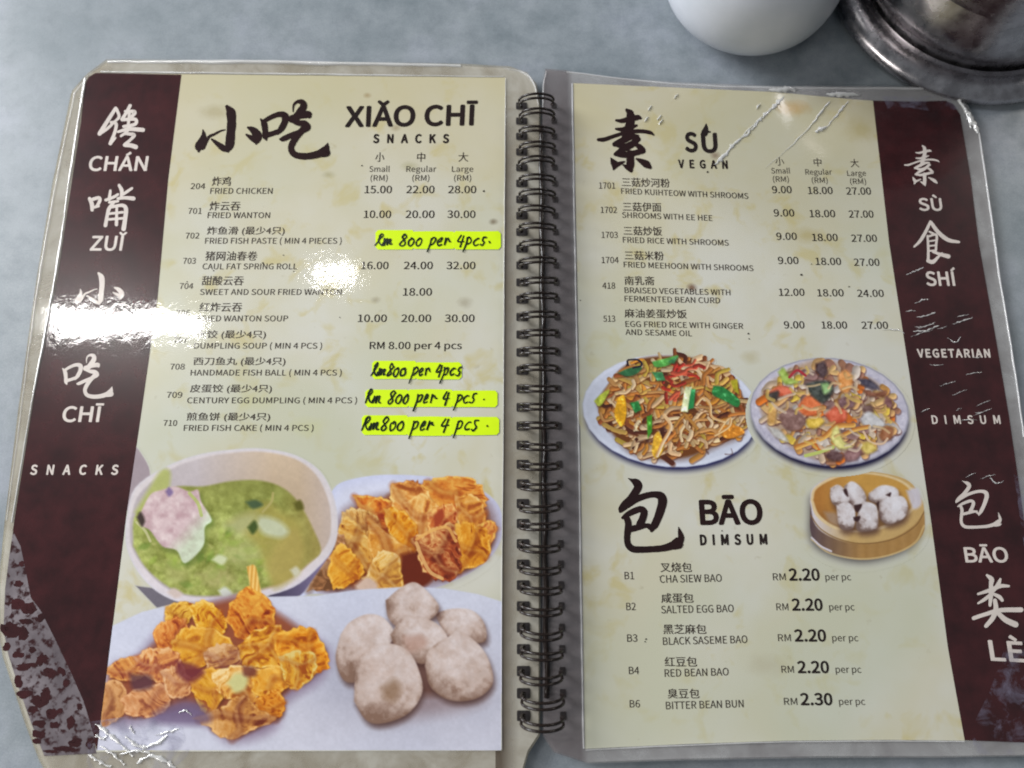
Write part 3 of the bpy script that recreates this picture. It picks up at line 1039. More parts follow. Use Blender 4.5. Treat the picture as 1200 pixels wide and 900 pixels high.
    P.poly([(206, 774), (224, 778), (240, 788), (224, 800), (208, 790)], (110, 40, 52), 3, op=0.8)
    P.poly([(284, 780), (298, 782), (300, 792), (286, 792)], (106, 50, 46), 2.5, op=0.8)
    P.poly([(152, 790), (176, 792), (178, 806), (156, 808)], (84, 50, 62), 3, op=0.8)
    P.poly([(180, 836), (212, 820), (238, 826), (246, 846), (214, 850), (180, 846)], (110, 92, 124), 5, op=0.75)
    # fish balls
    P.shadow([(420, 800), (470, 780), (500, 800), (560, 800), (556, 822), (480, 838), (440, 842)], 4, 4, 14, 0.6, (130, 104, 104))
    P.poly([(440, 760), (470, 745), (510, 740), (540, 760), (545, 800), (510, 815), (480, 810), (450, 790)], (96, 58, 46), 6, op=0.85)

    def Bq(pts, *a):
        cx = sum(p[0] for p in pts) / len(pts); cy = sum(p[1] for p in pts) / len(pts)
        a = ((224, 212, 210), (196, 174, 163), (134, 104, 88))
        jj = [1.06 + P.r.uniform(-0.035, 0.035) for _ in pts]
        P.ball([(cx + (x - cx) * k, cy + (y - cy) * k) for (x, y), k in zip(pts, jj)], *a)
    Bq([(512, 720), (530, 714), (552, 716), (566, 730), (568, 750), (548, 752), (524, 744)], (226, 208, 212), (200, 164, 134), (160, 116, 70))
    Bq([(454, 704), (470, 690), (486, 684), (502, 696), (512, 712), (500, 726), (470, 734), (456, 724)], (222, 214, 222), (206, 180, 168), (166, 112, 60))
    Bq([(400, 744), (410, 730), (430, 722), (448, 726), (460, 744), (450, 760), (424, 792), (404, 796), (396, 770)], (208, 196, 198), (172, 144, 124), (112, 84, 60))
    Bq([(459, 744), (474, 726), (494, 724), (514, 734), (524, 750), (512, 764), (494, 776), (468, 762)], (218, 206, 188), (194, 164, 138), (112, 70, 62))
    Bq([(500, 780), (504, 762), (524, 748), (540, 742), (560, 756), (572, 776), (574, 800), (556, 816), (528, 818), (506, 804)], (226, 212, 208), (194, 162, 140), (128, 96, 54))
    Bq([(418, 820), (420, 784), (430, 764), (450, 756), (474, 764), (488, 782), (492, 810), (476, 834), (448, 846), (430, 842)], (222, 206, 202), (190, 158, 140), (112, 80, 50))
    P.poly([(448, 806), (462, 796), (470, 808), (462, 822), (450, 818)], (130, 96, 66), 5, op=0.6)
    P.poly([(472, 746), (494, 744), (500, 756), (480, 764)], (178, 138, 122), 4, op=0.6)
    band = lambda X, Y: X > 212 - 0.122 * (Y - 88) - 3
    P.build('printed_food_photo', parent, 0.00006, clip=lambda X, Y: band(X, Y) & (X < 587.6 + (Y - 880) * -0.006) & (Y < 879.6),
            label='printed photo of soup, fried wontons and fish balls on white plates')


def ell(cx, cy, rx, ry, rot=0.0, n=28):
    c, s = math.cos(rot), math.sin(rot)
    return [(cx + rx * math.cos(a) * c - ry * math.sin(a) * s, cy + rx * math.cos(a) * s + ry * math.sin(a) * c)
            for a in np.linspace(0, 2 * math.pi, n, endpoint=False)]


def paint_right(parent):
    # noodles
    P = Plate(674, 402, 896, 562, 0.7, 5)
    pl = ell(786, 481.5, 104, 66, 0.08)
    P.shadow(pl, 1.0, 6.5, 6.0, 1.0, (40, 40, 84))
    P.poly(pl, (206, 210, 226), 0.9, smooth=False,
           shade=lambda X, Y, d: np.array([204, 209, 226.]) + np.exp(-((d + 3) / 2.0) ** 2)[..., None] * 10 - np.exp(-((d + 24) / 7.0) ** 2)[..., None] * np.array([16, 14, 10.]) * 0.8)
    heap = [(699, 470), (712, 452), (728, 432), (752, 420), (786, 417), (820, 420), (846, 434), (862, 450), (872, 470), (876, 488), (868, 508),
            (842, 520), (806, 535), (768, 536), (738, 528), (720, 510), (706, 490)]
    P.shadow(heap, 1, 4, 5, 0.6, (110, 80, 70))
    P.poly(heap, (110, 62, 26), 2.0)
    hp = P.sdf([tuple(p) for p in catmull(heap + [heap[0]], 4)][:-1])
    pal = [(230, 190, 144), (212, 148, 70), (238, 208, 166), (204, 128, 60), (220, 176, 90), (156, 84, 44), (236, 200, 156), (200, 168, 70),
           (220, 184, 130), (90, 44, 30), (204, 150, 90), (222, 150, 56)]
    k = 0
    while k < 330:
        x = P.r.uniform(696, 878); y = P.r.uniform(416, 538)
        i = int((x - P.x0) / P.st); j = int((y - P.y0) / P.st)
        if hp[j, i] > -3:
            continue
        k += 1
        a = P.r.uniform(0, math.pi); l = P.r.uniform(6, 18); b_ = P.r.uniform(-8, 8)
        c = np.array(pal[P.r.randint(len(pal))], float) * P.r.uniform(0.85, 1.05)
        pts = [(x - math.cos(a) * l, y - math.sin(a) * l * 0.7), (x + math.sin(a) * b_, y - math.cos(a) * b_), (x + math.cos(a) * l, y + math.sin(a) * l * 0.7)]
        w_ = P.r.uniform(4.0, 8.0) if k < 170 else P.r.uniform(3.0, 5.2)
        P.stroke([(p[0] + 1, p[1] + 1.4) for p in pts], w_ + 0.8, (104, 54, 26), 0.5, 1.4)
        P.stroke(pts, w_, c, 1, 0.8, (np.minimum(c * 1.1, 255), c * 0.8))
    for _ in range(26):
        x = P.r.uniform(712, 866); y = P.r.uniform(426, 530)
        P.poly([(x + P.r.uniform(-6, 6), y + P.r.uniform(-4, 4)) for _ in range(5)], (70, 34, 28), 1.2, op=0.8)

    def leaf(pts, c, w=None):
        P.shadow(pts, 1.2, 1.8, 2.0, 0.6, (60, 36, 20), smooth=False)
        c = np.array(c, float)
        nz = P.vnoise(4.5, 3)
        P.poly(pts, c, 0.9, smooth=len(pts) > 4, shade=lambda X, Y, d: c * (0.72 + 0.62 * nz[P.cur][..., None]) + np.clip((nz[P.cur][..., None] - 0.62) * 5, 0, 1) * 50)
    for _ in range(17):
        x = P.r.uniform(778, 820); y = P.r.uniform(422, 446) if P.r.rand() < 0.75 else P.r.uniform(446, 478)
        if y > 446:
            x = P.r.uniform(780, 800)
        a = P.r.uniform(0, 3.1); l = P.r.uniform(4, 9); c = np.array([(176, 48, 38), (150, 44, 34), (190, 84, 60)][P.r.randint(3)], float)
        P.stroke([(x - math.cos(a) * l, y - math.sin(a) * l * 0.7), (x + P.r.uniform(-3, 3), y + P.r.uniform(-3, 3)), (x + math.cos(a) * l, y + math.sin(a) * l * 0.7)],
                 P.r.uniform(3, 5), c, 0.95, 1.0, (np.minimum(c * 1.25, 255), c * 0.7))
    leaf([(724, 437), (738, 431), (752, 430), (746, 438), (734, 441)], (50, 104, 66))
    leaf([(764, 424), (780, 420), (794, 416.5), (792, 423), (780, 429), (768, 430)], (86, 160, 72))
    leaf([(782, 424), (794, 417), (790, 426)], (60, 124, 76))
    leaf([(836, 452), (848, 454), (866, 468), (864, 477), (850, 470), (835, 462)], (44, 124, 62))
    leaf([(803, 453), (811, 453.5), (806, 483), (798, 482)], (214, 222, 176))
    leaf([(810, 456), (815, 456), (813, 478), (806, 480)], (40, 130, 70))
    leaf([(696, 470), (704, 462), (714, 457), (708, 470), (702, 476)], (184, 196, 70))
    leaf([(738, 472), (748, 470), (752, 480), (744, 484)], (40, 120, 56))
    leaf([(758, 488), (764, 486), (764, 506), (759, 514)], (70, 150, 40))
    leaf([(764, 436), (776, 436), (780, 446), (770, 446)], (60, 130, 80))
    leaf([(724, 466), (732, 464), (734, 486), (728, 500), (720, 486)], (220, 160, 30))
    leaf([(856, 446), (864, 444), (866, 462), (860, 458)], (170, 160, 40))
    leaf([(766, 512), (772, 506), (778, 524), (770, 537), (764, 530)], (222, 170, 50))
    leaf([(840, 504), (850, 498), (866, 500), (872, 508), (852, 514)], (206, 130, 40))
    P.stroke([(736, 428), (736, 422), (748, 422), (752, 428), (742, 431)], 2.2, (34, 28, 44))
    P.stroke([(842, 506), (850, 494), (856, 490), (854, 500), (838, 510)], 3, (226, 186, 130), 1, 0.8, ((244, 214, 160), (190, 130, 70)))
    P.stroke([(816, 474), (824, 466), (832, 474), (834, 488), (848, 494)], 3, (232, 196, 140), 1, 0.8, ((246, 220, 170), (190, 130, 70)))
    P.stroke([(778, 486), (786, 500), (776, 520), (770, 534)], 4, (232, 206, 160), 1, 0.8, ((244, 224, 190), (206, 150, 90)))
    P.build('printed_noodle_photo', parent, 0.00006, label='printed photo of fried flat noodles on a white oval plate')

    # mixed vegetables on the grey-rimmed plate
    Q = Plate(866, 404, 1080, 566, 0.7, 9)
    p2 = ell(972, 482.5, 94, 63.5, 0.09)
    Q.shadow(p2, 1.0, 7.0, 5.5, 1.0, (30, 26, 60))
    nq = Q.vnoise(5, 3)

    def rimmed(X, Y, d):
        sl = Q.cur
        a = nq[sl][..., None]
        c = np.array([196, 192, 208.]) + (a - 0.5) * np.array([60, 60, 50.]) * np.exp(-((d + 8) / 6.0) ** 2)[..., None]
        e = np.exp(-((d + 0.8) / 1.3) ** 2)[..., None]
        return c * (1 - e * 0.45) + np.array([110, 112, 124.]) * e * 0.45
    Q.poly(p2, (200, 198, 210), 0.9, smooth=False, shade=rimmed)
    heap2 = [(888, 470), (898, 452), (914, 440), (930, 430), (956, 422), (986, 426), (1010, 438), (1034, 454), (1046, 474), (1048, 500),
             (1038, 516), (1012, 528), (984, 541), (952, 536), (926, 522), (900, 500)]
    Q.shadow(heap2, 1, 3, 4, 0.5, (120, 100, 100))
    Q.poly(heap2, (186, 156, 126), 3.0, op=0.8)
    hq = Q.sdf([tuple(p) for p in catmull(heap2 + [heap2[0]], 4)][:-1])
    pal = [(224, 176, 116), (214, 188, 160), (206, 150, 80), (170, 120, 92), (150, 116, 112), (224, 212, 200), (232, 190, 126), (222, 200, 176),
           (226, 120, 40), (236, 200, 80), (216, 208, 204), (170, 120, 100)]
    k = 0
    while k < 210:
        x = Q.r.uniform(886, 1050); y = Q.r.uniform(420, 542)
        i = int((x - Q.x0) / Q.st); j = int((y - Q.y0) / Q.st)
        if hq[j, i] > -2:
            continue
        k += 1
        c = np.array(pal[Q.r.randint(len(pal))], float)
        a = Q.r.uniform(0, math.pi); l = Q.r.uniform(4, 11); b_ = Q.r.uniform(-5, 5)
        pts = [(x - math.cos(a) * l, y - math.sin(a) * l * 0.7), (x + math.sin(a) * b_, y - math.cos(a) * b_), (x + math.cos(a) * l, y + math.sin(a) * l * 0.7)]
        w_ = Q.r.uniform(4, 10)
        Q.stroke([(p[0] + 1, p[1] + 1.6) for p in pts], w_ + 0.8, (96, 56, 50), 0.5, 1.4)
        Q.stroke(pts, w_, c, 0.95, 1.2, (np.minimum(c * 1.1, 255), c * 0.75))

    def chunk(pts, c):
        Q.shadow(pts, 1.2, 2, 2.5, 0.55, (60, 34, 34), smooth=False)
        c = np.array(c, float)
        nz = Q.vnoise(5, 2)
        Q.poly(pts, c, 1.9, shade=lambda X, Y, d: c * 0.85 + 24 + (nz[Q.cur][..., None] - 0.5) * 70 + np.clip(-d / 5, 0, 1)[..., None] * 12)
    chunk([(900, 460), (914, 452), (928, 456), (926, 464), (910, 464)], (214, 84, 50))
    chunk([(897, 462), (912, 458), (910, 468), (902, 472)], (50, 42, 38))
    chunk([(936, 474), (946, 464), (960, 470), (962, 482), (948, 488), (936, 482)], (226, 100, 42))
    chunk([(966, 486), (980, 476), (992, 482), (990, 494), (976, 496)], (216, 84, 50))
    chunk([(982, 438), (992, 434), (1000, 444), (994, 460), (984, 456)], (232, 148, 70))
    chunk([(944, 450), (958, 446), (974, 448), (976, 460), (964, 472), (950, 462)], (38, 44, 38))
    chunk([(962, 450), (970, 449), (974, 456), (966, 462)], (150, 196, 120))
    chunk([(956, 426), (966, 424), (970, 436), (964, 442), (956, 436)], (52, 30, 34))
    chunk([(912, 436), (918, 431), (926, 442), (936, 448), (920, 450)], (166, 196, 80))
    chunk([(1006, 444), (1018, 444), (1030, 454), (1022, 456), (1008, 450)], (64, 58, 76))
    chunk([(1010, 456), (1026, 460), (1038, 458), (1036, 464), (1018, 464)], (126, 66, 40))
    chunk([(1038, 464), (1046, 470), (1044, 478), (1036, 474)], (110, 60, 60))
    chunk([(912, 488), (920, 478), (934, 482), (944, 492), (936, 504), (920, 502)], (132, 92, 84))
    chunk([(982, 468), (994, 464), (1002, 470), (998, 478), (984, 476)], (110, 70, 74))
    chunk([(1010, 476), (1020, 474), (1024, 482), (1014, 484)], (90, 56, 50))
    chunk([(1008, 490), (1018, 482), (1034, 492), (1036, 500), (1018, 500), (1010, 496)], (206, 204, 206))
    chunk([(1030, 510), (1036, 500), (1046, 502), (1044, 514), (1034, 516)], (150, 84, 44))
    chunk([(945, 492), (958, 488), (966, 494), (956, 502), (946, 500)], (232, 190, 60))
    Q.stroke([(934, 524), (950, 518), (966, 512), (980, 500), (1000, 498)], 6, (222, 160, 70), 1, 1, ((240, 190, 100), (180, 110, 50)))
    Q.stroke([(984, 512), (1000, 504), (1018, 500)], 5, (226, 166, 80), 1, 1, ((240, 190, 100), (180, 110, 50)))
    chunk([(976, 502), (982, 500), (988, 516), (1000, 524), (984, 526), (974, 516)], (222, 214, 120))
    Q.stroke([(944, 534), (960, 530), (976, 524)], 4, (190, 200, 110))
    Q.stroke([(1012, 506), (1020, 518), (1034, 520), (1040, 514)], 2.5, (222, 190, 160))
    chunk([(988, 532), (1000, 524), (1010, 528), (1004, 538), (992, 540)], (130, 84, 84))
    chunk([(966, 532), (976, 528), (988, 532), (984, 540), (970, 538)], (90, 56, 56))
    chunk([(1006, 522), (1018, 518), (1028, 526), (1016, 532)], (222, 194, 90))
    chunk([(900, 500), (914, 504), (924, 518), (908, 512)], (206, 202, 196))
    chunk([(900, 472), (910, 474), (908, 496), (900, 492)], (226, 170, 90))
    for _ in range(46):
        x = Q.r.uniform(900, 1040); y = Q.r.uniform(434, 530)
        if hq[int((y - Q.y0) / Q.st), int((x - Q.x0) / Q.st)] > -6:
            continue
        a = Q.r.uniform(0, 3.1); l = Q.r.uniform(5, 11); b_ = Q.r.uniform(-5, 5)
        c = np.array([(232, 200, 150), (226, 206, 184), (214, 170, 110), (224, 190, 100)][Q.r.randint(4)], float)
        Q.stroke([(x - math.cos(a) * l, y - math.sin(a) * l * 0.7), (x + math.sin(a) * b_, y - math.cos(a) * b_), (x + math.cos(a) * l, y + math.sin(a) * l * 0.7)],
                 Q.r.uniform(2.4, 4.2), c, 0.75, 1.4, (np.minimum(c * 1.08, 255), c * 0.8))
    Q.stroke([(925, 442), (934, 434), (944, 440)], 3, (170, 50, 60))
    Q.build('printed_vegetable_photo', parent, 0.00009, label='printed photo of mixed vegetables on a grey rimmed plate')

    # bamboo steamer
    S = Plate(932, 542, 1100, 672, 0.6, 21)
    body = [(949, 590), (952, 574), (974, 560), (1006, 553), (1040, 556), (1066, 566), (1080, 586), (1084, 606), (1082, 626), (1066, 642),
            (1036, 653), (1008, 656), (980, 650), (958, 638), (949, 622)]
    S.shadow(body, -3, 6, 9, 0.9, (50, 42, 50))
    ns = S.vnoise(7, 3)

    def bam(X, Y, d):
        t = np.clip((X - 950) / 60, 0, 1)[..., None]
        c = np.array([92, 74, 78.]) * (1 - t) + np.array([168, 128, 74.]) * t
        return c + np.sin(X * 0.5)[..., None] * 3
    S.poly(body, (170, 136, 84), 1.0, shade=bam)
    S.stroke([(951, 632), (972, 648), (1008, 655), (1044, 650), (1072, 636), (1083, 616)], 2.2, (206, 176, 120), 0.8)
    S.stroke([(951, 630), (962, 640), (974, 646)], 2.2, (222, 216, 226), 0.9)
    up = [(949, 588), (952, 572), (974, 558), (1006, 552), (1040, 555), (1066, 564), (1080, 584), (1082, 600), (1068, 618), (1042, 632),
          (1008, 637), (978, 631), (956, 616)]
    S.poly(up, (196, 160, 100), 1.0,
           shade=lambda X, Y, d: np.array([212, 206, 214.]) * (1 - np.clip((X - 952) / 46, 0, 1)[..., None]) + np.array([198, 164, 106.]) * np.clip((X - 952) / 46, 0, 1)[..., None])
    S.stroke([(950, 604), (962, 620), (984, 632), (1012, 637), (1046, 632), (1072, 617), (1083, 600)], 1.6, (130, 96, 56), 0.7)
    S.poly([(950, 586), (954, 572), (976, 559), (1006, 553.5), (1038, 556.5), (1062, 566), (1074, 580), (1073, 594), (1056, 610), (1030, 621),
            (1002, 624), (976, 619), (956, 604)], (222, 196, 150), 0.9)
    ins = [(953, 586), (957, 573), (978, 561), (1006, 555.5), (1036, 558.5), (1058, 567), (1071, 581), (1070, 592), (1053, 607), (1028, 618),
           (1002, 621), (978, 616), (960, 603)]
    S.poly(ins, (186, 138, 70), 1.0,
           shade=lambda X, Y, d: np.array([176, 118, 54.]) + np.clip((X - 958) / 46, 0, 1)[..., None] * np.array([22, 32, 18.]) - np.clip((Y - 590) / 30, 0, 1)[..., None] * np.array([40, 30, 10.]))
    S.poly([(1062, 575), (1076, 572), (1080, 590), (1070, 596)], (204, 200, 214), 2.0, op=0.9)
    S.poly([(966, 600), (980, 602), (984, 616), (972, 612)], (166, 140, 120), 2.5, op=0.8)

    def bun(pts, **k):
        S.ball(pts, (230, 228, 234), (204, 194, 194), (120, 98, 90), **k)
    bun([(1018, 578), (1032, 569), (1046, 570), (1053, 576), (1050, 588), (1030, 590), (1018, 586)])
    bun([(989, 570), (998, 564), (1008, 570), (1015, 582), (1012, 594), (998, 594), (990, 584)])
    bun([(973, 572), (982, 568), (990, 574), (996, 584), (990, 592), (978, 592), (973, 584)])
    bun([(1030, 590), (1042, 582), (1058, 582), (1064, 594), (1058, 608), (1040, 614), (1030, 606)])
    bun([(980, 592), (992, 588), (1001, 596), (1002, 610), (998, 620), (984, 618)])
    bun([(1006, 596), (1012, 588), (1026, 592), (1029, 606), (1026, 620), (1004, 621)])
    for q in ([(1001, 592), (1010, 591), (1006, 600), (1002, 598)], [(1000, 606), (1008, 605), (1006, 611), (1001, 610)],
              [(1038, 580), (1044, 577), (1043, 582)], [(988, 574), (992, 573), (994, 582), (990, 579)], [(1027, 590), (1030, 588), (1029, 598)]):
        S.poly(q, (58, 34, 34), 1.0)
    S.build('printed_steamer_photo', parent, 0.00006,
            clip=lambda X, Y: X < 1022 + 0.144 * (Y - 118) + 3, label='printed photo of white buns in a bamboo steamer')


# ------------------------------------------------------------------ the setting
def subdiv_plane(x0, x1, y0, y1, n):
    vs = [(x0 + (x1 - x0) * i / n, y0 + (y1 - y0) * j / n, 0) for j in range(n + 1) for i in range(n + 1)]
    fs = [(j * (n + 1) + i, j * (n + 1) + i + 1, (j + 1) * (n + 1) + i + 1, (j + 1) * (n + 1) + i) for j in range(n) for i in range(n)]
    return vs, fs


# a real table top: a slab with a rounded-over edge, larger than the picture
bm = bmesh.new()
bmesh.ops.create_cube(bm, size=1.0)
for v in bm.verts:
    v.co = Vector((v.co.x * 1.5, v.co.y * 1.3 + 0.25, v.co.z * 0.03 - 0.015))
bmesh.ops.bevel(bm, geom=bm.edges[:], offset=0.006, segments=3, affect='EDGES')
me = bpy.data.meshes.new('tabletop'); bm.to_mesh(me); bm.free()
table = link('tabletop', me, M['table'])
table['kind'] = 'structure'


def lathe(name, prof, mat, parent=None, n=96, oval=1.0):
    verts, faces = [], []
    for r, z in prof:
        for k in range(n):
            a = 2 * math.pi * k / n
            verts.append((r * math.cos(a), r * math.sin(a) * oval, z))
    for i in range(len(prof) - 1):
        for k in range(n):
            a, b_ = i * n + k, i * n + (k + 1) % n
            faces.append((a, b_, b_ + n, a + n))
    me = mesh_of(name, verts, faces)
    return link(name, me, mat, parent, smooth=True)


def tag(o, label, cat, group=None):
    o['label'] = label
    o['category'] = cat
    if group:
        o['group'] = group
    return o


def smooth_prof(pts, n=6):
    return [(max(float(p[0]), 0.0), float(p[1])) for p in catmull(pts, n)]


# white jar at the top edge of the picture
g_ = hit(868, 2, 0.0)
jar = bpy.data.objects.new('porcelain_jar', None); COL.objects.link(jar)
jar.location = (g_.x, g_.y, 0)
tag(jar, 'round white porcelain jar standing beyond the menu, left of the steel pot', 'jar')
lathe('jar_body', smooth_prof([(0, 0.0006), (0.024, 0.0006), (0.033, 0.0035), (0.0405, 0.012), (0.0428, 0.024), (0.0405, 0.040), (0.034, 0.052), (0.030, 0.056)]), M['porcelain'], jar)
lathe('lid', smooth_prof([(0.0312, 0.0562), (0.0315, 0.0585), (0.026, 0.064), (0.014, 0.069), (0.006, 0.071), (0.005, 0.075), (0.007, 0.079), (0.0, 0.081)]), M['porcelain'], jar)

# steel pot with a wide foot ring in the corner
g_ = hit(1134, -18, 0.0)
pot = bpy.data.objects.new('steel_pot', None); COL.objects.link(pot)
pot.location = (g_.x, g_.y, 0)
tag(pot, 'scratched stainless steel pot with a broad rolled foot ring, cut by the top right corner', 'pot')
lathe('foot_ring', smooth_prof([(0.060, 0.0006), (0.0685, 0.0006), (0.0715, 0.003), (0.0705, 0.0065), (0.0665, 0.009), (0.0615, 0.0096), (0.0575, 0.0088)]), M['steel'], pot)
lathe('pot_body', smooth_prof([(0.0572, 0.006), (0.0560, 0.010), (0.0572, 0.020), (0.0600, 0.05), (0.0625, 0.085), (0.0645, 0.094), (0.0655, 0.096), (0.0640, 0.0975), (0.0615, 0.095), (0.0590, 0.05), (0.0555, 0.012), (0.0, 0.010)]), M['steel'], pot)

# ------------------------------------------------------------------ the menu
menu = bpy.data.objects.new('spiral_bound_menu', None); COL.objects.link(menu)
tag(menu, 'open laminated restaurant menu on black twin-loop wire, snacks page and vegan and dimsum page', 'menu')


def shell(outline, grow, cx, cy):
    out = []
    for x, y in outline:
        dx, dy = x - cx, y - cy
        l = math.hypot(dx, dy)
        out.append((x + dx / l * grow, y + dy / l * grow))
    return out


LEFT_OUT = [(126, 72), (260, 73), (400, 75), (540, 77), (596, 80), (616, 87), (627, 100), (631.5, 126), (631.5, 500), (631, 860), (618, 880),
            (608, 915), (300, 922), (64, 918), (48, 888), (32, 846), (18, 804), (6, 768), (0, 738), (0, 690), (8, 612), (24, 480), (45, 330), (64, 214), (86, 108), (104, 88)]
RIGHT_OUT = [(636, 130), (637, 98), (640, 82), (664, 84), (700, 90), (790, 98), (900, 102.5), (1010, 103), (1114, 103), (1132, 122), (1147, 152),
             (1158, 230), (1170, 320), (1186, 420), (1201, 520), (1214, 620), (1228, 740), (1240, 884), (1100, 886), (960, 886), (800, 889), (690, 893), (650, 880), (637, 860), (636.5, 500)]

# the closed sheets lying under the open pages
for k, (gx, dz) in enumerate(((3, 0.0011), (2, 0.0022))):
    o = sheet('laminated_page', shell(LEFT_OUT, gx * 0.9, 340, 480) if k != 1 else [(x - 3, y + 2) for x, y in LEFT_OUT], M['film_under'], menu, -dz, 0.0004, step=24)
    o['label'] = 'yellowed laminated sheet lying under the snacks page'
for k, (gx, dz) in enumerate(((2, 0.0012),)):
    o = sheet('laminated_page', shell(RIGHT_OUT, gx, 900, 480), M['film_right'], menu, -dz, 0.0003, step=24)
    o['label'] = 'laminated sheet lying under the vegan page'

PL = sheet('laminated_page', LEFT_OUT, M['film_left'], menu, 0.0, 0.0005, step=12)
PL['label'] = 'open left page in cloudy laminate, snacks'
PR = sheet('laminated_page', RIGHT_OUT, M['film_right'], menu, 0.0, 0.0005, step=12)
PR['label'] = 'open right page in creased laminate, vegan dishes and dimsum'

# printed paper
sheet('printed_paper', [(118, 86), (210, 87), (592, 91), (590, 400), (587.6, 879.5), (104, 881), (110, 700)], M['paper'], PL, 0.00003, step=10)
sheet('printed_paper', [(672, 97.5), (790, 102.5), (910, 108), (1000, 116.5), (1030, 118.5), (1080, 300), (1120, 600), (1140, 868), (1040, 867),
                        (920, 868), (800, 872), (685.5, 877.5), (680, 500)], M['paper'], PR, 0.00003, step=10)
# dark bands
BL = [(112, 85.5), (212.5, 87.5), (197, 210), (184.5, 350), (166, 480), (148.5, 600), (131, 740), (113.5, 880), (110, 862),
      (98, 822), (84, 790), (66, 752), (48, 716), (36, 700), (30, 668), (24, 640), (15, 622), (17.5, 605), (42, 450), (68, 320), (83, 220), (95, 142), (99, 100), (104, 90)]
sheet('dark_side_band', BL, M['band'], PL, 0.0001, step=10)
BR = [(1023, 118), (1070, 119), (1108, 118), (1117, 122), (1125, 134), (1137, 205), (1147, 285), (1165, 385), (1182, 485), (1196, 580), (1212, 700),
      (1224, 800), (1232, 871), (1198, 870), (1130.5, 867.5), (1111, 760), (1091, 610), (1066, 440), (1042, 285)]
sheet('dark_side_band', BR, M['band'], PR, 0.0001, step=10)

# the lower left corner, where the print has come away in flakes
sheet('peeled_corner', [(17, 612), (25, 640), (31, 668), (37, 702), (50, 718), (67, 752), (85, 790), (99, 822), (111, 864), (113, 883), (52, 886), (36, 846),
                        (22, 806), (10, 768), (4, 738), (6, 690), (11, 650)], M['peel'], PL, 0.00004, step=10)
flk = []
rr = random.Random(7)
spots = [(20, 708, 9, 6), (34, 712, 10, 7), (12, 738, 10, 9), (24, 742, 8, 8), (8, 758, 5, 4), (20, 766, 7, 4), (36, 762, 5, 4), (24, 782, 9, 3.5), (36, 780, 8, 3), (50, 774, 6, 6),
         (58, 788, 7, 5), (22, 800, 5, 7), (30, 812, 8, 6), (44, 820, 12, 7), (54, 812, 6, 8), (40, 832, 6, 5), (46, 848, 7, 4), (60, 838, 6, 8), (64, 850, 5, 4), (46, 862, 7, 5),
         (70, 834, 4, 3), (72, 788, 4, 5), (78, 802, 4, 4), (84, 846, 5, 7), (92, 828, 4, 3), (90, 870, 8, 5), (76, 878, 12, 3), (60, 881, 8, 2.4), (104, 872, 4, 6), (42, 868, 5, 4),
         (24, 660, 4, 3), (22, 684, 5, 4), (30, 728, 7, 4), (46, 724, 5, 5)]
fv, ff = [], []
for i, (x, y, a, b_) in enumerate(spots):
    for q in range(3):
        xx = x + rr.uniform(-a, a) * 0.5; yy = y + rr.uniform(-b_, b_) * 0.5
        b0 = len(fv); nn_ = 11
        for k in range(nn_):
            t = 2 * math.pi * k / nn_
            s_ = rr.uniform(0.6, 1.1)
            fv.append(on(xx + math.cos(t) * a * 0.95 * s_, yy + math.sin(t) * b_ * 0.95 * s_, 0.00007 + (i * 3 + q) * 2e-7))
        ff.append(tuple(range(b0, b0 + nn_)))
fl = link('print_flakes', mesh_of('print_flakes', fv, ff), M['band'], PL)
fl['kind'] = 'stuff'

paint_left(PL)
paint_right(PR)


# ---- brush lettering
def ch(strokes, sc, ox, oy):
    return [[(ox + x / sc, oy + y / sc, w / sc) for x, y, w in st] for st in strokes]


ident = lambda x, y: (x, y)
XIAO = [[(336, 150, 22), (362, 190, 52), (368, 260, 50), (362, 340, 48), (354, 420, 50), (342, 462, 18)],
        [(345, 462, 14), (310, 442, 36), (268, 410, 26), (230, 380, 12)],
        [(322, 312, 7), (286, 322, 11), (250, 342, 14), (214, 358, 16), (196, 380, 20), (160, 430, 40)],
        [(166, 312, 6), (172, 350, 26), (158, 395, 44), (138, 432, 46), (136, 462, 16)],
        [(482, 296, 12), (515, 312, 36), (546, 345, 48), (552, 378, 40), (540, 410, 12)],
        [(470, 346, 10), (500, 364, 26), (535, 382, 40)]]
CHI_ = [[(572, 236, 8), (596, 270, 34), (604, 320, 32), (606, 360, 34), (612, 384, 10)],
        [(590, 256, 22), (640, 226, 26), (700, 204, 30), (742, 214, 40), (742, 256, 36), (716, 306, 34), (690, 334, 22)],
        [(604, 352, 30), (650, 340, 28), (700, 322, 26)],
        [(800, 184, 6), (804, 140, 12), (828, 116, 18), (862, 118, 32), (874, 146, 40), (850, 190, 44), (815, 230, 42), (786, 244, 30)],
        [(790, 232, 36), (850, 214, 34), (905, 204, 40), (914, 216, 26)],
        [(780, 240, 24), (830, 262, 30), (880, 272, 40), (902, 296, 34), (860, 322, 30), (790, 350, 30), (730, 376, 28), (712, 378, 16)],
        [(880, 300, 36), (840, 342, 36), (804, 392, 36), (786, 440, 34), (806, 482, 34), (862, 498, 36), (930, 494, 38), (994, 476, 42), (1030, 448, 42), (1044, 406, 5)],
        [(1000, 484, 34), (1042, 478, 30), (1044, 450, 14)]]
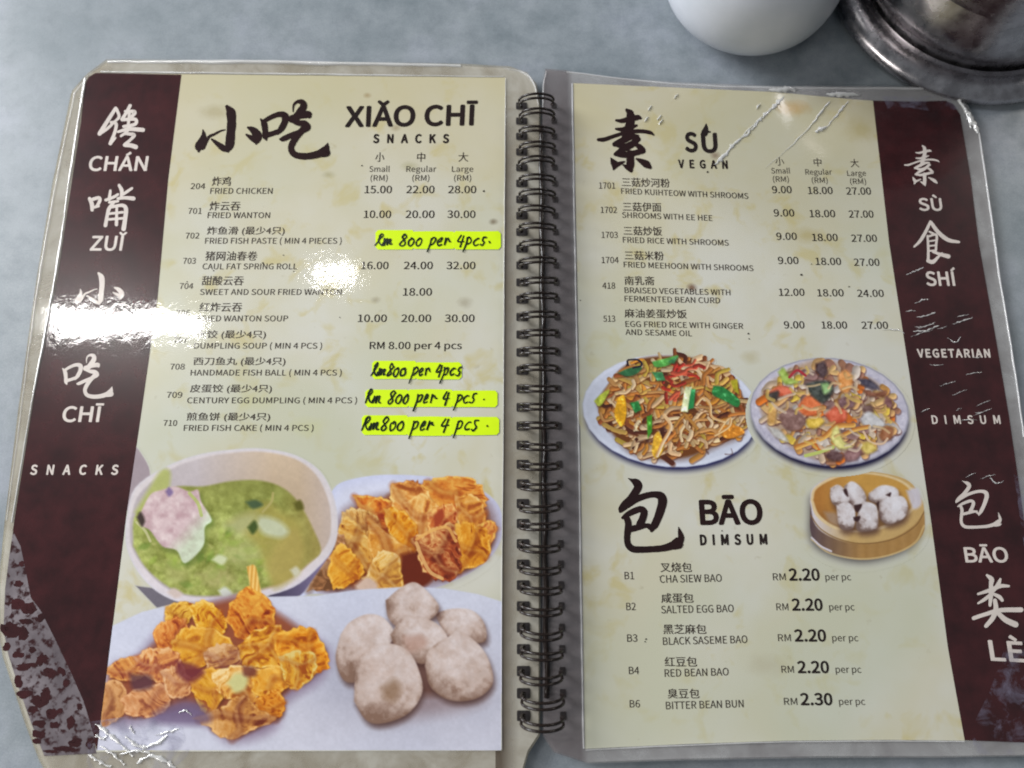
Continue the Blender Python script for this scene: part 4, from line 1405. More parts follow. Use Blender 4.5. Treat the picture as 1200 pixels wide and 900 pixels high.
SU = [[(326, 112, 18), (350, 140, 46), (352, 200, 50), (336, 260, 56), (320, 310, 50)],
      [(252, 186, 14), (290, 190, 26), (350, 176, 34), (404, 166, 32), (426, 172, 14)],
      [(252, 246, 14), (300, 250, 28), (350, 236, 32), (396, 222, 14)],
      [(126, 322, 18), (170, 320, 26), (240, 296, 22), (330, 270, 24), (420, 262, 24), (490, 272, 22), (518, 290, 8)],
      [(404, 296, 18), (360, 300, 36), (300, 326, 38), (242, 354, 30)],
      [(242, 352, 22), (300, 370, 34), (360, 356, 40), (404, 316, 32)],
      [(410, 320, 26), (350, 364, 38), (290, 396, 34), (248, 424, 24)],
      [(250, 426, 20), (310, 430, 34), (380, 416, 34), (438, 402, 30)],
      [(378, 352, 14), (410, 368, 32), (440, 398, 34), (436, 412, 20)],
      [(350, 420, 44), (352, 470, 46), (352, 510, 44), (360, 548, 10)],
      [(356, 536, 26), (326, 514, 26), (300, 498, 8)],
      [(216, 452, 8), (232, 480, 36), (244, 500, 40), (234, 530, 12)],
      [(240, 506, 32), (280, 488, 22), (310, 476, 10)],
      [(394, 456, 10), (430, 474, 32), (464, 494, 44), (490, 516, 22)]]
BAO = [[(182, 90, 6), (215, 108, 26), (256, 130, 64), (284, 168, 66), (250, 236, 66), (200, 300, 60), (150, 350, 60), (110, 398, 48), (98, 428, 18)],
       [(110, 408, 44), (180, 352, 56), (270, 298, 54), (370, 262, 52), (450, 252, 54), (510, 272, 72), (526, 326, 76), (506, 410, 72), (478, 490, 66), (446, 560, 64), (416, 618, 26)],
       [(420, 606, 34), (378, 570, 34), (336, 548, 18)],
       [(126, 486, 26), (176, 452, 46), (240, 420, 52), (306, 400, 54), (340, 430, 60), (328, 490, 62), (300, 550, 62), (290, 580, 50)],
       [(180, 608, 46), (250, 590, 52), (320, 572, 46), (390, 560, 30)],
       [(160, 476, 50), (182, 540, 56), (176, 620, 56), (170, 700, 52), (184, 762, 54), (230, 800, 56), (310, 806, 54), (420, 802, 52), (530, 792, 56), (620, 766, 66), (680, 730, 80), (712, 690, 56), (700, 630, 34), (686, 576, 4)],
       [(640, 772, 60), (700, 766, 50), (722, 756, 24)]]
def heavy(st, k):
    return [[(x, y, w * k) for x, y, w in q] for q in st]


brush_mesh('brush_lettering', heavy(ch(XIAO + CHI_, 6, 210, 100), 1.28), ident, M['calligraphy'], PL, 0.00012, rag=0.05)
brush_mesh('brush_lettering', heavy(ch(SU, 6, 680, 110), 1.2), ident, M['calligraphy'], PR, 0.00012, rag=0.05)
brush_mesh('brush_lettering', heavy(ch(BAO, 8.57, 715, 550), 1.22), ident, M['calligraphy'], PR, 0.00012, rag=0.03)


def fit(strokes, sbox, dbox, wk=1.0, shear=0.0):
    x0, y0, x1, y1 = sbox; a0, b0, a1, b1 = dbox
    kx, ky = (a1 - a0) / (x1 - x0), (b1 - b0) / (y1 - y0)
    return [[(a0 + (x - x0) * kx + shear * (y1 - y) * ky, b0 + (y - y0) * ky, w * (kx + ky) / 2 * wk) for x, y, w in st] for st in strokes]


# white characters on the bands
brush_mesh('band_lettering', fit(XIAO, (110, 140, 570, 480), (87, 319, 145, 358), 1.0), ident, M['cream'], PL, 0.00016)
brush_mesh('band_lettering', fit(CHI_, (570, 105, 1050, 515), (73, 415, 132, 467), 1.05), ident, M['cream'], PL, 0.00016)
CHAN = [[(250, 76, 16), (215, 130, 18), (165, 210, 20)], [(256, 82, 14), (268, 120, 14), (250, 142, 12)], [(176, 206, 12), (210, 180, 14), (244, 146, 12)],
        [(226, 150, 14), (252, 158, 16), (246, 200, 15), (222, 262, 18)], [(222, 264, 14), (232, 252, 12), (250, 232, 8)],
        [(326, 62, 16), (306, 100, 16), (282, 134, 14)], [(300, 92, 12), (350, 96, 18), (330, 126, 14)], [(284, 136, 16), (352, 134, 16), (352, 160, 16), (292, 172, 14)],
        [(322, 104, 14), (316, 170, 14)], [(262, 200, 12), (320, 186, 18), (394, 190, 20)], [(330, 166, 13), (308, 200, 14), (278, 222, 12)],
        [(300, 210, 12), (346, 216, 18), (330, 240, 14), (300, 266, 16)], [(298, 270, 18), (330, 272, 20), (356, 280, 22)]]
ZUI = [[(112, 552, 16), (124, 580, 20), (126, 612, 16)], [(118, 560, 16), (160, 548, 16), (166, 564, 16), (150, 594, 14)], [(126, 600, 14), (160, 592, 12)],
       [(268, 482, 14), (282, 510, 18), (280, 540, 14)], [(222, 510, 12), (216, 556, 16)], [(198, 560, 14), (240, 544, 14), (262, 530, 12)], [(290, 530, 12), (312, 514, 14), (336, 498, 12)],
       [(262, 552, 14), (300, 548, 16), (344, 552, 20)], [(240, 572, 14), (216, 604, 18), (206, 640, 16), (196, 694, 18)], [(230, 596, 14), (284, 588, 16), (304, 606, 20), (300, 660, 20), (292, 712, 22)],
       [(216, 632, 12), (288, 624, 12)], [(214, 662, 12), (288, 656, 12)], [(256, 600, 12), (254, 690, 16)], [(216, 572, 12), (262, 566, 12)]]
brush_mesh('band_lettering', heavy(ch(CHAN, 4.5, 80, 110), 1.12), ident, M['cream'], PL, 0.00016)
brush_mesh('band_lettering', heavy(ch(ZUI, 4.5, 80, 110), 1.12), ident, M['cream'], PL, 0.00016)
brush_mesh('band_lettering', fit(SU, (124, 105, 520, 550), (1060, 170, 1101, 218), 0.8), ident, M['cream'], PR, 0.00016)
SHI_ = [[(286, 472, 14), (262, 524, 18), (230, 578, 18), (196, 612, 10)], [(288, 476, 18), (330, 532, 22), (384, 574, 22), (444, 586, 14)],
        [(280, 528, 10), (304, 540, 12)], [(270, 552, 12), (274, 620, 14), (274, 690, 16)], [(272, 556, 10), (318, 546, 14), (318, 600, 13), (316, 636, 13)],
        [(276, 582, 9), (316, 576, 9)], [(276, 608, 9), (316, 604, 9)], [(276, 636, 10), (316, 632, 10)], [(272, 690, 20), (300, 696, 22), (330, 668, 14), (350, 648, 10)],
        [(300, 640, 12), (340, 654, 18), (386, 666, 24)]]
brush_mesh('band_lettering', ch(SHI_, 4.74, 1030, 160), ident, M['cream'], PR, 0.00016)
brush_mesh('band_lettering', fit(BAO, (95, 85, 735, 835), (1120, 563, 1174, 620), 0.82), ident, M['cream'], PR, 0.00016)
LEI = [[(196, 464, 10), (214, 480, 20), (216, 498, 12)], [(250, 480, 10), (240, 504, 18), (222, 528, 12)], [(160, 540, 10), (210, 524, 16), (250, 508, 16), (284, 508, 10)],
       [(212, 490, 16), (212, 540, 18), (208, 586, 12)], [(214, 540, 14), (186, 562, 14), (160, 578, 8)], [(222, 540, 12), (246, 552, 16), (258, 566, 12)],
       [(142, 638, 16), (190, 622, 16), (250, 606, 18), (334, 604, 20)], [(228, 566, 16), (232, 600, 20), (220, 636, 20), (192, 670, 16)], [(236, 612, 16), (270, 644, 22), (312, 664, 24)]]
brush_mesh('band_lettering', ch(LEI, 3.46, 1100, 540), ident, M['cream'], PR, 0.00016)


# ---- printed lines, left page
def T(name, s, x0, x1, y, h, page, mat='ink_soft', y1=None, bold=0.0, sp=1.0, cjk=False):
    text(name, s, x0, y, x1, y if y1 is None else y1, h, M[mat], page, bold, sp, cjk)


left_items = [
    ('204', 223, 240, 221.5, '炸鸡', 248, 270, 217, 'FRIED CHICKEN', 246, 319, 227),
    ('701', 220, 236, 250.5, '炸云吞', 245, 281, 246, 'FRIED WANTON', 243, 316, 255.5),
    ('702', 217, 233, 279.5, '炸鱼滑 (最少4只)', 242, 333, 275.5, 'FRIED FISH PASTE ( MIN 4 PIECES )', 240, 400, 285.5),
    ('703', 214, 229, 309, '猪网油春卷', 240, 301, 304.5, 'CAUL FAT SPRING ROLL', 237, 348, 315.5),
    ('704', 210, 226, 338.5, '甜酸云吞', 236, 285, 333.5, 'SWEET AND SOUR FRIED WANTON', 234, 400, 345.5),
    ('706', 206, 222, 370, '红炸云吞', 233, 283, 364.5, 'FRIED WANTON SOUP', 231, 337, 376.5),
    ('707', 203, 219, 401.5, '水饺 (最少4只)', 229, 311, 397, 'DUMPLING SOUP ( MIN 4 PCS )', 227, 377, 408.5),
    ('708', 199, 216, 433, '西刀鱼丸 (最少4只)', 226, 334, 428.5, 'HANDMADE FISH BALL ( MIN 4 PCS )', 223, 400, 440),
    ('709', 195, 213, 466, '皮蛋饺 (最少4只)', 222, 318, 460.5, 'CENTURY EGG DUMPLING ( MIN 4 PCS )', 219, 418, 472.5),
    ('710', 191, 207, 499, '煎鱼饼 (最少4只)', 218, 316, 493.5, 'FRIED FISH CAKE ( MIN 4 PCS )', 215, 367, 504.8)]
for no, a, b_, y, cj, c0_, c1_, cy_, en, e0, e1, ey in left_items:
    T('item_number', no, a, b_, y, 6.8, PL, bold=0.004)
    T('item_name', cj, c0_, c1_, cy_ + 0.8, 11.0, PL, 'ink_soft', bold=0.008, cjk=True)
    T('item_name', en, e0, e1, ey, 6.8, PL, bold=0.006)
T('column_heading', '小', 439.5, 450, 189.5, 11, PL, cjk=True, bold=0.005)
T('column_heading', '中', 488.5, 498, 189.5, 11, PL, cjk=True, bold=0.005)
T('column_heading', '大', 537, 548.5, 189.5, 11, PL, cjk=True, bold=0.005)
for s, a, b_ in (('Small', 432.5, 456.5), ('Regular', 476, 511), ('Large', 529.5, 554.5)):
    T('column_heading', s, a, b_, 201.3, 6.6, PL)
for a in (434, 483, 532):
    T('column_heading', '(RM)', a, a + 20, 211.8, 6.6, PL)
for y, row in ((226.3, (('15.00', 427, 459), ('22.00', 476, 509), ('28.00', 525, 558))), (255.3, (('10.00', 426, 458), ('20.00', 475, 509), ('30.00', 524, 557))),
               (315.3, (('16.00', 423, 455), ('24.00', 473, 507), ('32.00', 523, 557))), (346.3, (('18.00', 472, 506),)),
               (377.2, (('10.00', 419, 453), ('20.00', 470, 505), ('30.00', 521, 556)))):
    for s, a, b_ in row:
        T('item_price', s, a, b_, y, 8.6, PL, 'ink', bold=0.012)
T('item_price', 'RM 8.00 per 4 pcs', 433, 541, 409, 8.4, PL, 'ink', bold=0.01)
T('page_heading', 'XIǍO CHĪ', 404, 559, 148, 22.6, PL, 'ink', y1=146, bold=0.042)
T('page_heading', 'SNACKS', 437, 526, 167.2, 9.6, PL, 'ink', bold=0.055, sp=1.5)
T('band_heading', 'CHÁN', 103, 172, 199.8, 16.5, PL, 'cream', bold=0.03)
T('band_heading', 'ZUǏ', 105, 146, 293.2, 16.5, PL, 'cream', bold=0.03)
T('band_heading', 'XIǍO', 88, 140, 386, 17, PL, 'cream', bold=0.03)
T('band_heading', 'CHĪ', 72, 119, 494, 17.5, PL, 'cream', bold=0.03)
T('band_heading', 'SNACKS', 35, 138, 556, 11, PL, 'cream', bold=0.045, sp=1.5)

# ---- printed lines, right page
right_items = [
    ('1701', 702, 721, 221, '三菇炒河粉', 729, 785, 218, 219.4, (('FRIED KUIHTEOW WITH SHROOMS', 728, 877, 227, 233),)),
    ('1702', 704, 723, 249.5, '三菇伊面', 730, 775, 246.8, 247.6, (('SHROOMS WITH EE HEE', 729, 835, 255, 258.8),)),
    ('1703', 705, 724, 278.8, '三菇炒饭', 731, 776, 275, 275.8, (('FRIED RICE WITH SHROOMS', 730, 854, 284.2, 287.8),)),
    ('1704', 705, 725, 308.3, '三菇米粉', 732, 778, 303.8, 304.6, (('FRIED MEEHOON WITH SHROOMS', 731, 883, 313.2, 317.6),)),
    ('418', 706, 721, 338.3, '南乳斋', 732, 767, 333.4, 333.8, (('BRAISED VEGETABLES WITH', 732, 856, 343.2, 346), ('FERMENTED BEAN CURD', 732, 844, 353.2, 355.4))),
    ('513', 707, 721, 377, '麻油姜蛋炒饭', 732, 805, 371.8, 372.8, (('EGG FRIED RICE WITH GINGER', 733, 871, 382.8, 385.4), ('AND SESAME OIL', 733, 811, 392.3, 394)))]
for no, a, b_, y, cj, c0_, c1_, cy0, cy1, ens in right_items:
    T('item_number', no, a, b_, y, 7.2, PR, bold=0.006)
    T('item_name', cj, c0_, c1_, cy0 + 0.5, 10.6, PR, 'ink_soft', y1=cy1 + 0.5, bold=0.01, cjk=True)
    for en, e0, e1, ya, yb in ens:
        T('item_name', en, e0, e1, ya, 6.6, PR, y1=yb, bold=0.008)
rows = [((905, 928, 226.3), (947, 976, 227.3), (992, 1021, 228)), ((907, 931, 253.5), (949, 979, 254.4), (995, 1024, 255)),
        ((910, 934, 281), (952, 982, 282.3), (998, 1028, 283.3)), ((912, 936, 309.3), (956, 986, 310.4), (1001, 1031, 311.4)),
        ((913, 943, 346.6), (958, 989, 347.2), (1005, 1036, 347.8)), ((919, 943, 384.8), (963, 993, 385), (1010, 1041, 385.2))]
for k, row in enumerate(rows):
    for (a, b_, y), s in zip(row, ('12.00', '18.00', '24.00') if k == 4 else ('9.00', '18.00', '27.00')):
        T('item_price', s, a, b_, y, 8.4, PR, 'ink', bold=0.012)
T('column_heading', '小', 909, 919, 194, 10, PR, cjk=True)
T('column_heading', '中', 954, 963, 195, 10, PR, cjk=True)
T('column_heading', '大', 997, 1007, 196, 10, PR, cjk=True)
for s, a, b_, y in (('Small', 904, 926, 203.2), ('Regular', 944, 975, 204.6), ('Large', 993, 1015, 206)):
    T('column_heading', s, a, b_, y, 6.4, PR)
for a, y in ((906, 213), (951.5, 214.3), (996.5, 215.6)):
    T('column_heading', '(RM)', a, a + 18.5, y, 6.4, PR)
T('page_heading', 'S', 803, 818, 177.3, 21.5, PR, 'ink', bold=0.045)
T('page_heading', 'U', 822.5, 841.5, 178, 21.5, PR, 'ink', bold=0.045)
brush_mesh('page_heading', [[(825.5, 156, 8), (827, 151, 6), (827.5, 145, 1)], [(824, 154, 4), (832, 154.5, 2)]], ident, M['ink'], PR, 0.00013)
T('page_heading', 'VEGAN', 795, 853, 196.5, 9.2, PR, 'ink', bold=0.05, sp=1.4, y1=197.5)
T('page_heading', 'BĀO', 820.5, 894.5, 614, 27, PR, 'calligraphy', bold=0.045, y1=613.4)
T('page_heading', 'DIMSUM', 820.5, 899.5, 638.5, 11.5, PR, 'ink', bold=0.055, sp=1.35, y1=637.6)
bao = [('B1', 732, 743, 678.8, '叉烧包', 774, 811, 670.5, 'CHA SIEW BAO', 773.5, 846, 683, 681.6, 906, 921, 680, '2.20', 925, 961, 967.5, 997.5),
       ('B2', 734, 745, 715, '咸蛋包', 775, 813, 706.5, 'SALTED EGG BAO', 775, 860, 718.8, 717.2, 910, 924, 715.2, '2.20', 928.5, 964.5, 972, 1001.5),
       ('B3', 735, 747, 752, '黑芝麻包', 777.5, 828, 743, 'BLACK SASEME BAO', 777, 876, 755.8, 753.4, 912, 927, 751.4, '2.20', 931.5, 968.5, 975.5, 1006),
       ('B4', 737, 749, 790, '红豆包', 779, 817, 781, 'RED BEAN BAO', 779, 854, 793.2, 791.4, 916, 930.5, 788.4, '2.20', 935, 972, 979.5, 1009.5),
       ('B6', 738, 750, 829, '臭豆包', 782.5, 820, 818.5, 'BITTER BEAN BUN', 780.5, 871.5, 831.2, 828.8, 919, 934.5, 826, '2.30', 938.5, 976, 983.5, 1014)]
for no, a, b_, y, cj, c0_, c1_, cy_, en, e0, e1, ya, yb, r0, r1, ry, pr, p0, p1, q0, q1 in bao:
    T('item_number', no, a, b_, y, 8.6, PR, bold=0.004)
    T('item_name', cj, c0_, c1_, cy_, 11.5, PR, 'ink_soft', bold=0.01, cjk=True)
    T('item_name', en, e0, e1, ya, 8.8, PR, y1=yb, bold=0.004)
    T('item_price', 'RM', r0, r1, ry, 8.2, PR)
    T('item_price', pr, p0, p1, ry, 13.4, PR, 'ink', bold=0.035)
    T('item_price', 'per pc', q0, q1, ry, 8.0, PR)
T('band_heading', 'SÙ', 1077.5, 1105, 246.5, 14.0, PR, 'cream', bold=0.03)
T('band_heading', 'SHÍ', 1086, 1122, 334.5, 16.0, PR, 'cream', bold=0.03)
T('band_heading', 'VEGETARIAN', 1075.5, 1161, 418.6, 9.4, PR, 'cream', bold=0.045, sp=1.1)
T('band_heading', 'DIMSUM', 1092.5, 1173, 496.5, 9.6, PR, 'cream', bold=0.035, sp=1.4)
T('band_heading', 'BĀO', 1131.5, 1182.5, 658.6, 17, PR, 'cream', bold=0.03)
T('band_heading', 'LÈI', 1161, 1212, 773.5, 23, PR, 'cream', y1=776, bold=0.03)
set_type()

# ---- fluorescent strips with the prices written in by pen
strips = [(440, 270, 587, 292, (486, 534)), (436, 423, 541, 444, (489,)), (428, 456, 583, 477, (480, 532)), (424, 487, 585, 510, (479, 531))]
for si, (x0, y0, x1, y1, cuts) in enumerate(strips):
    xs = [x0] + list(cuts) + [x1]
    for k in range(len(xs) - 1):
        a, b_ = xs[k] - (3 if k else 0), xs[k + 1]
        t0 = y0 + rr.uniform(-0.8, 1.4) + (0.6 if k else -0.6); t1 = y1 + rr.uniform(-1.2, 0.8)
        c = 3.0
        out = [(a + c, t0), ((a + b_) / 2, t0 + rr.uniform(-0.6, 0.6)), (b_ - c, t0), (b_, t0 + c), (b_, t1 - c), (b_ - c, t1), ((a + b_) / 2, t1 + rr.uniform(-0.6, 0.6)),
               (a + c, t1), (a, t1 - c), (a, t0 + c)]
        sheet('fluorescent_strip', out, M['fluo'], PL, 0.0002 + k * 0.00004, 0.00004, step=12)

GL = {  # handwriting, each letter in a box 0..1 wide, y down, x-height 0..1, capitals from -0.5
    'L': ([[(0.0, 0.9), (0.25, 0.75), (0.5, -0.1), (0.55, -0.5), (0.35, -0.3), (0.4, 0.7), (0.6, 0.95), (0.9, 0.6), (1.0, 0.2)]], 0.8),
    'R': ([[(0.1, 0.95), (0.3, 0.3), (0.45, -0.35), (0.3, -0.1), (0.25, 0.3)], [(0.2, -0.1), (0.5, -0.45), (0.7, -0.15), (0.4, 0.25), (0.3, 0.3), (0.6, 0.7), (0.95, 0.9), (1.1, 0.6)]], 0.8),
    'm': ([[(0.0, 0.2), (0.08, 0.95), (0.2, 0.4), (0.35, 0.2), (0.42, 0.9), (0.55, 0.35), (0.72, 0.25), (0.76, 0.8), (1.0, 0.85)]], 1.0),
    '8': ([[(0.75, -0.1), (0.4, -0.35), (0.15, 0.0), (0.5, 0.35), (0.75, 0.75), (0.4, 1.0), (0.15, 0.75), (0.5, 0.35), (0.8, -0.05)]], 0.8),
    '0': ([[(0.5, 0.1), (0.15, 0.35), (0.15, 0.8), (0.5, 0.98), (0.85, 0.7), (0.8, 0.25), (0.45, 0.1), (0.35, 0.25)]], 0.75),
    'p': ([[(0.15, 0.1), (0.2, 0.6), (0.12, 1.7)], [(0.15, 0.4), (0.45, 0.05), (0.8, 0.25), (0.7, 0.7), (0.3, 0.85)]], 0.8),
    'e': ([[(0.15, 0.6), (0.6, 0.45), (0.65, 0.15), (0.35, 0.1), (0.1, 0.55), (0.3, 0.95), (0.8, 0.8)]], 0.65),
    'r': ([[(0.1, 0.1), (0.2, 0.9), (0.25, 0.4), (0.6, 0.15), (0.75, 0.4), (1.0, 0.45)]], 0.7),
    '4': ([[(0.3, -0.2), (0.1, 0.5), (0.9, 0.45)], [(0.7, -0.1), (0.6, 1.1)]], 0.8),
    'c': ([[(0.8, 0.2), (0.4, 0.15), (0.15, 0.55), (0.4, 0.92), (0.85, 0.8)]], 0.7),
    's': ([[(0.85, 0.0), (0.4, 0.05), (0.35, 0.35), (0.75, 0.6), (0.5, 0.95), (0.1, 0.85)]], 0.65),
    '.': ([[(0.3, 0.5), (0.42, 0.55)]], 0.6), ' ': ([], 0.55)}


def handwrite(s, x0, x1, y, xh, slant=0.12, w=1.7):
    tot = sum(GL[c][1] for c in s) + 0.12 * len(s)
    k = (x1 - x0) / tot
    x = x0
    out = []
    for c in s:
        g, wd = GL[c]
        for st in g:
            out.append([(x + p[0] * wd * k - slant * p[1] * xh + rr.uniform(-0.7, 0.7), y - xh + p[1] * xh + rr.uniform(-0.7, 0.7), w * rr.uniform(0.75, 1.15)) for p in st])
        x += (wd + 0.12) * k
    return out


for s, a, b_, y, xh in (('Rm 800 per 4pcs.', 442, 580, 288, 10), ('Rm800 per 4pcs', 437, 543, 441, 11), ('Rm 800 per 4 pcs .', 430, 574, 473, 11.5), ('Rm800 per 4 pcs .', 426, 578, 505, 12)):
    brush_mesh('handwritten_price', handwrite(s, a, b_, y, xh, 0.3, 2.0), ident, M['pen'], PL, 0.00036, cap=True, wmin=1.1)

# specks of old food and ink on the pages
def specks(pts, page):
    v, f = [], []
    for x, y, r in pts:
        b0 = len(v)
        for k in range(8):
            t = k / 8 * 2 * math.pi; q = r * rr.uniform(0.6, 1.1)
            v.append(on(x + math.cos(t) * q, y + math.sin(t) * q * 0.8, 0.0002))
        f.append(tuple(range(b0, b0 + 8)))
    o = link('ink_specks', mesh_of('ink_specks', v, f), M['ink'], page)
    o['kind'] = 'stuff'


specks([(567, 224, 1.4), (424, 194, 1.2), (332, 299, 1.0), (250, 317, 0.9), (308, 308, 1.2), (398, 372, 0.8), (219, 330, 0.8), (344, 318, 0.8), (492, 185, 0.8)], PL)
specks([(829, 201.5, 1.5), (939, 322, 1.8), (951, 309.5, 0.9), (757, 749, 1.2), (756, 752, 1.0), (773, 676, 0.9), (877, 391, 1.2), (878, 397, 1.0), (680, 352, 0.8), (846, 622, 1.0), (995, 336, 1.2)], PR)

# ---- folds and creases of the film, heat-sealed rims
def R(pts, page, w=1.3, h=0.0002, rag=0.5, mat='crease', lift=0.0002, name='film_crease'):
    ridge(name, pts, M[mat], page, lift, w, h, rag)


for k in range(5):
    t = k / 5
    R([(838 + 79 * t, 193 - 79 * t, 0.5), (846 + 79 * t + rr.uniform(-2, 2), 185 - 79 * t, 1.4), (855 + 79 * t, 176 - 79 * t, 0.4)], PR, 2.8, 0.0002, 0.8)
R([(838, 193, 0.7), (876, 153, 0.8), (917, 114, 0.7)], PR, 1.6, 0.0002, 0.8)
R([(896, 198, 0.15), (930, 168, 0.35), (954, 142, 1.0), (961, 132, 1.6), (972, 119, 0.8)], PR, 2.0, 0.0002, 0.7)
R([(968, 150, 0.3), (978, 138, 0.8), (986, 128, 1.2), (994, 119, 1.0)], PR, 1.9, 0.0002, 0.8)
R([(955, 155, 0.8), (962, 151, 1.4), (968, 149, 0.6)], PR, 3.0, 0.0004)
for x, y in ((792, 113), (761, 127), (757, 140), (772, 138), (774, 143), (888, 125)):
    R([(x - 2, y + 3, 0.5), (x, y, 1.0), (x + 2.5, y - 3, 0.5)], PR, 1.8, 0.0004)
R([(900, 106, 0.4), (915, 105, 1.8), (928, 104, 1.4), (932, 107, 0.4)], PR, 3.2, 0.0006, 0.6)
R([(968, 110, 0.4), (982, 110.5, 1.8), (1002, 111, 1.2), (1008, 111, 0.3)], PR, 2.6, 0.0006, 0.6)
R([(1114, 104, 0.8), (1121, 112, 1.2), (1128, 124, 0.8), (1134, 133, 1.2), (1141, 146, 1.4), (1146, 156, 0.6)], PR, 3.4, 0.0009, 0.7)
R([(1108, 102, 0.6), (1116, 108, 1.0), (1130, 128, 0.7), (1138, 150, 0.5)], PR, 2.4, 0.0006, 0.7)
rc = random.Random(31)
for _ in range(26):
    x = rc.uniform(1066, 1160); y = rc.uniform(340, 560)
    xl = 1042 + (y - 285) * 0.144; 
    if x < xl + 6 or x > xl + 100:
        continue
    l = rc.uniform(3, 11); a = rc.uniform(-0.5, 0.1)
    R([(x - l, y - l * math.sin(a), 0.2), (x, y + rc.uniform(-1, 1), 0.8), (x + l, y + l * math.sin(a), 0.2)], PR, 1.0, 0.00018, 0.8)
for q in ([(1070, 388, 0.3), (1086, 387, 0.9), (1100, 381, 0.6)], [(1072, 356, 0.3), (1082, 351, 0.8), (1088, 351, 0.3)], [(1062, 322, 0.3), (1072, 318, 0.7), (1082, 313, 0.3)],
          [(1116, 380, 0.3), (1128, 376, 0.8), (1140, 372, 0.3)], [(1034, 387, 0.3), (1048, 386, 0.9), (1060, 390, 0.5)], [(1110, 396, 0.5), (1120, 401, 0.7), (1126, 395, 0.4)],
          [(1160, 560, 0.4), (1168, 566, 0.8), (1176, 564, 0.3)], [(1074, 372, 0.3), (1086, 370, 0.8), (1096, 366, 0.6)]):
    R(q, PR, 1.6, 0.0002, 0.8)
# lower left burst of folds
for q in ([(112, 848, 0.6), (122, 856, 1.4), (134, 866, 1.6), (146, 876, 1.4), (156, 886, 0.8)], [(147, 862, 0.6), (156, 870, 1.8), (168, 876, 1.6), (182, 872, 1.4), (197, 862, 0.7)],
          [(112, 862, 1.0), (120, 866, 1.2), (126, 862, 0.5)], [(104, 884, 0.8), (116, 892, 1.6), (130, 899, 1.0)], [(160, 894, 0.8), (178, 886, 1.6), (196, 893, 1.4), (206, 900, 0.8)],
          [(152, 850, 0.4), (155, 856, 1.0), (158, 860, 0.4)], [(140, 884, 0.6), (158, 880, 1.2), (176, 883, 0.8)], [(210, 836, 0.3), (218, 832, 0.7), (224, 838, 0.3)],
          [(118, 874, 0.4), (132, 884, 1.2), (146, 896, 0.8)], [(182, 862, 0.5), (196, 858, 0.9), (210, 854, 0.4)]):
    R(q, PL, 2.6, 0.0003, 0.8)
# sealed rims round the sheets
R([(126, 72.5, 0.8), (200, 72.5, 1), (300, 73, 1.4), (420, 75, 1.2), (540, 77, 0.8)], PL, 3.4, 0.0006, 0.25, 'crease', 0.0, 'sealed_rim')
R([(118, 84, 0.8), (200, 85, 1), (320, 86.5, 1.0), (440, 88, 0.9), (590, 90, 0.7)], PL, 2.0, 0.0004, 0.3, 'crease', 0.0001, 'sealed_rim')
R([(100, 92, 1), (94, 130, 1), (80, 222, 0.9), (66, 318, 1.2), (55, 380, 1), (38, 470, 0.8), (14, 612, 0.7)], PL, 2.4, 0.0005, 0.3, 'crease', 0.0001, 'sealed_rim')
R([(88, 108, 0.8), (66, 214, 1), (46, 330, 1.3), (36, 400, 1.1), (25, 480, 0.8), (8, 610, 0.7)], PL, 2.0, 0.0005, 0.3, 'edge', 0.0, 'sealed_rim')
R([(104, 88, 0.6), (92, 104, 0.9), (86, 112, 0.6)], PL, 1.8, 0.0005, 0.3, 'edge', 0.0, 'sealed_rim')
R([(592.5, 92, 0.8), (591, 300, 0.9), (590, 500, 0.8), (588, 700, 0.7), (588, 878, 0.8)], PL, 1.2, 0.0004, 0.2, 'edge', 0.00005, 'sealed_rim')
R([(670.5, 98, 0.8), (674, 300, 0.9), (678, 500, 1.0), (681, 700, 1.1), (684, 877, 1.0)], PR, 2.0, 0.0005, 0.2, 'edge', 0.00005, 'sealed_rim')
R([(664, 84.5, 0.8), (790, 98.5, 0.9), (900, 103, 1.0), (1010, 103.5, 1), (1112, 103.5, 1)], PR, 2.0, 0.0005, 0.3, 'edge', 0.0, 'sealed_rim')
R([(1147, 154, 0.9), (1159, 236, 1), (1171, 322, 1), (1187, 422, 1), (1200, 512, 0.8)], PR, 2.0, 0.0005, 0.3, 'edge', 0.0, 'sealed_rim')
R([(686, 879, 0.9), (800, 873.5, 1), (920, 869.5, 1), (1040, 868.5, 1), (1130, 869, 1)], PR, 1.4, 0.0004, 0.3, 'edge', 0.00005, 'sealed_rim')
R([(640, 84, 0.6), (637, 100, 1.0), (636, 128, 0.6)], PR, 1.6, 0.0008, 0.3, 'edge', 0.0, 'sealed_rim')
R([(590, 80, 0.4), (614, 86, 1.0), (626, 99, 1.0), (631, 124, 0.5)], PL, 1.6, 0.0008, 0.3, 'edge', 0.0, 'sealed_rim')

# pale film patches: reflections painted at both lower corners, wear at band top
sheet('sheen_scuff_patch', [(1176, 764), (1192, 750), (1226, 740), (1240, 884), (1140, 884), (1140, 850), (1160, 810)], M['sheen_scuff'], PR, 0.0003, step=12)  # bluish reflection painted onto the film
sheet('sheen_scuff_patch', [(1034, 113), (1112, 112), (1122, 128), (1100, 132), (1066, 126), (1040, 127)], M['sheen_scuff'], PR, 0.0003, step=12)
sheet('sheen_scuff_patch', [(1188, 556), (1220, 570), (1226, 650), (1200, 640)], M['sheen_scuff'], PR, 0.0003, step=12)
sheet('sheen_scuff_patch', [(104, 846), (160, 838), (214, 852), (222, 884), (190, 912), (100, 912)], M['sheen_scuff'], PL, 0.0003, step=12)  # glare painted onto the film
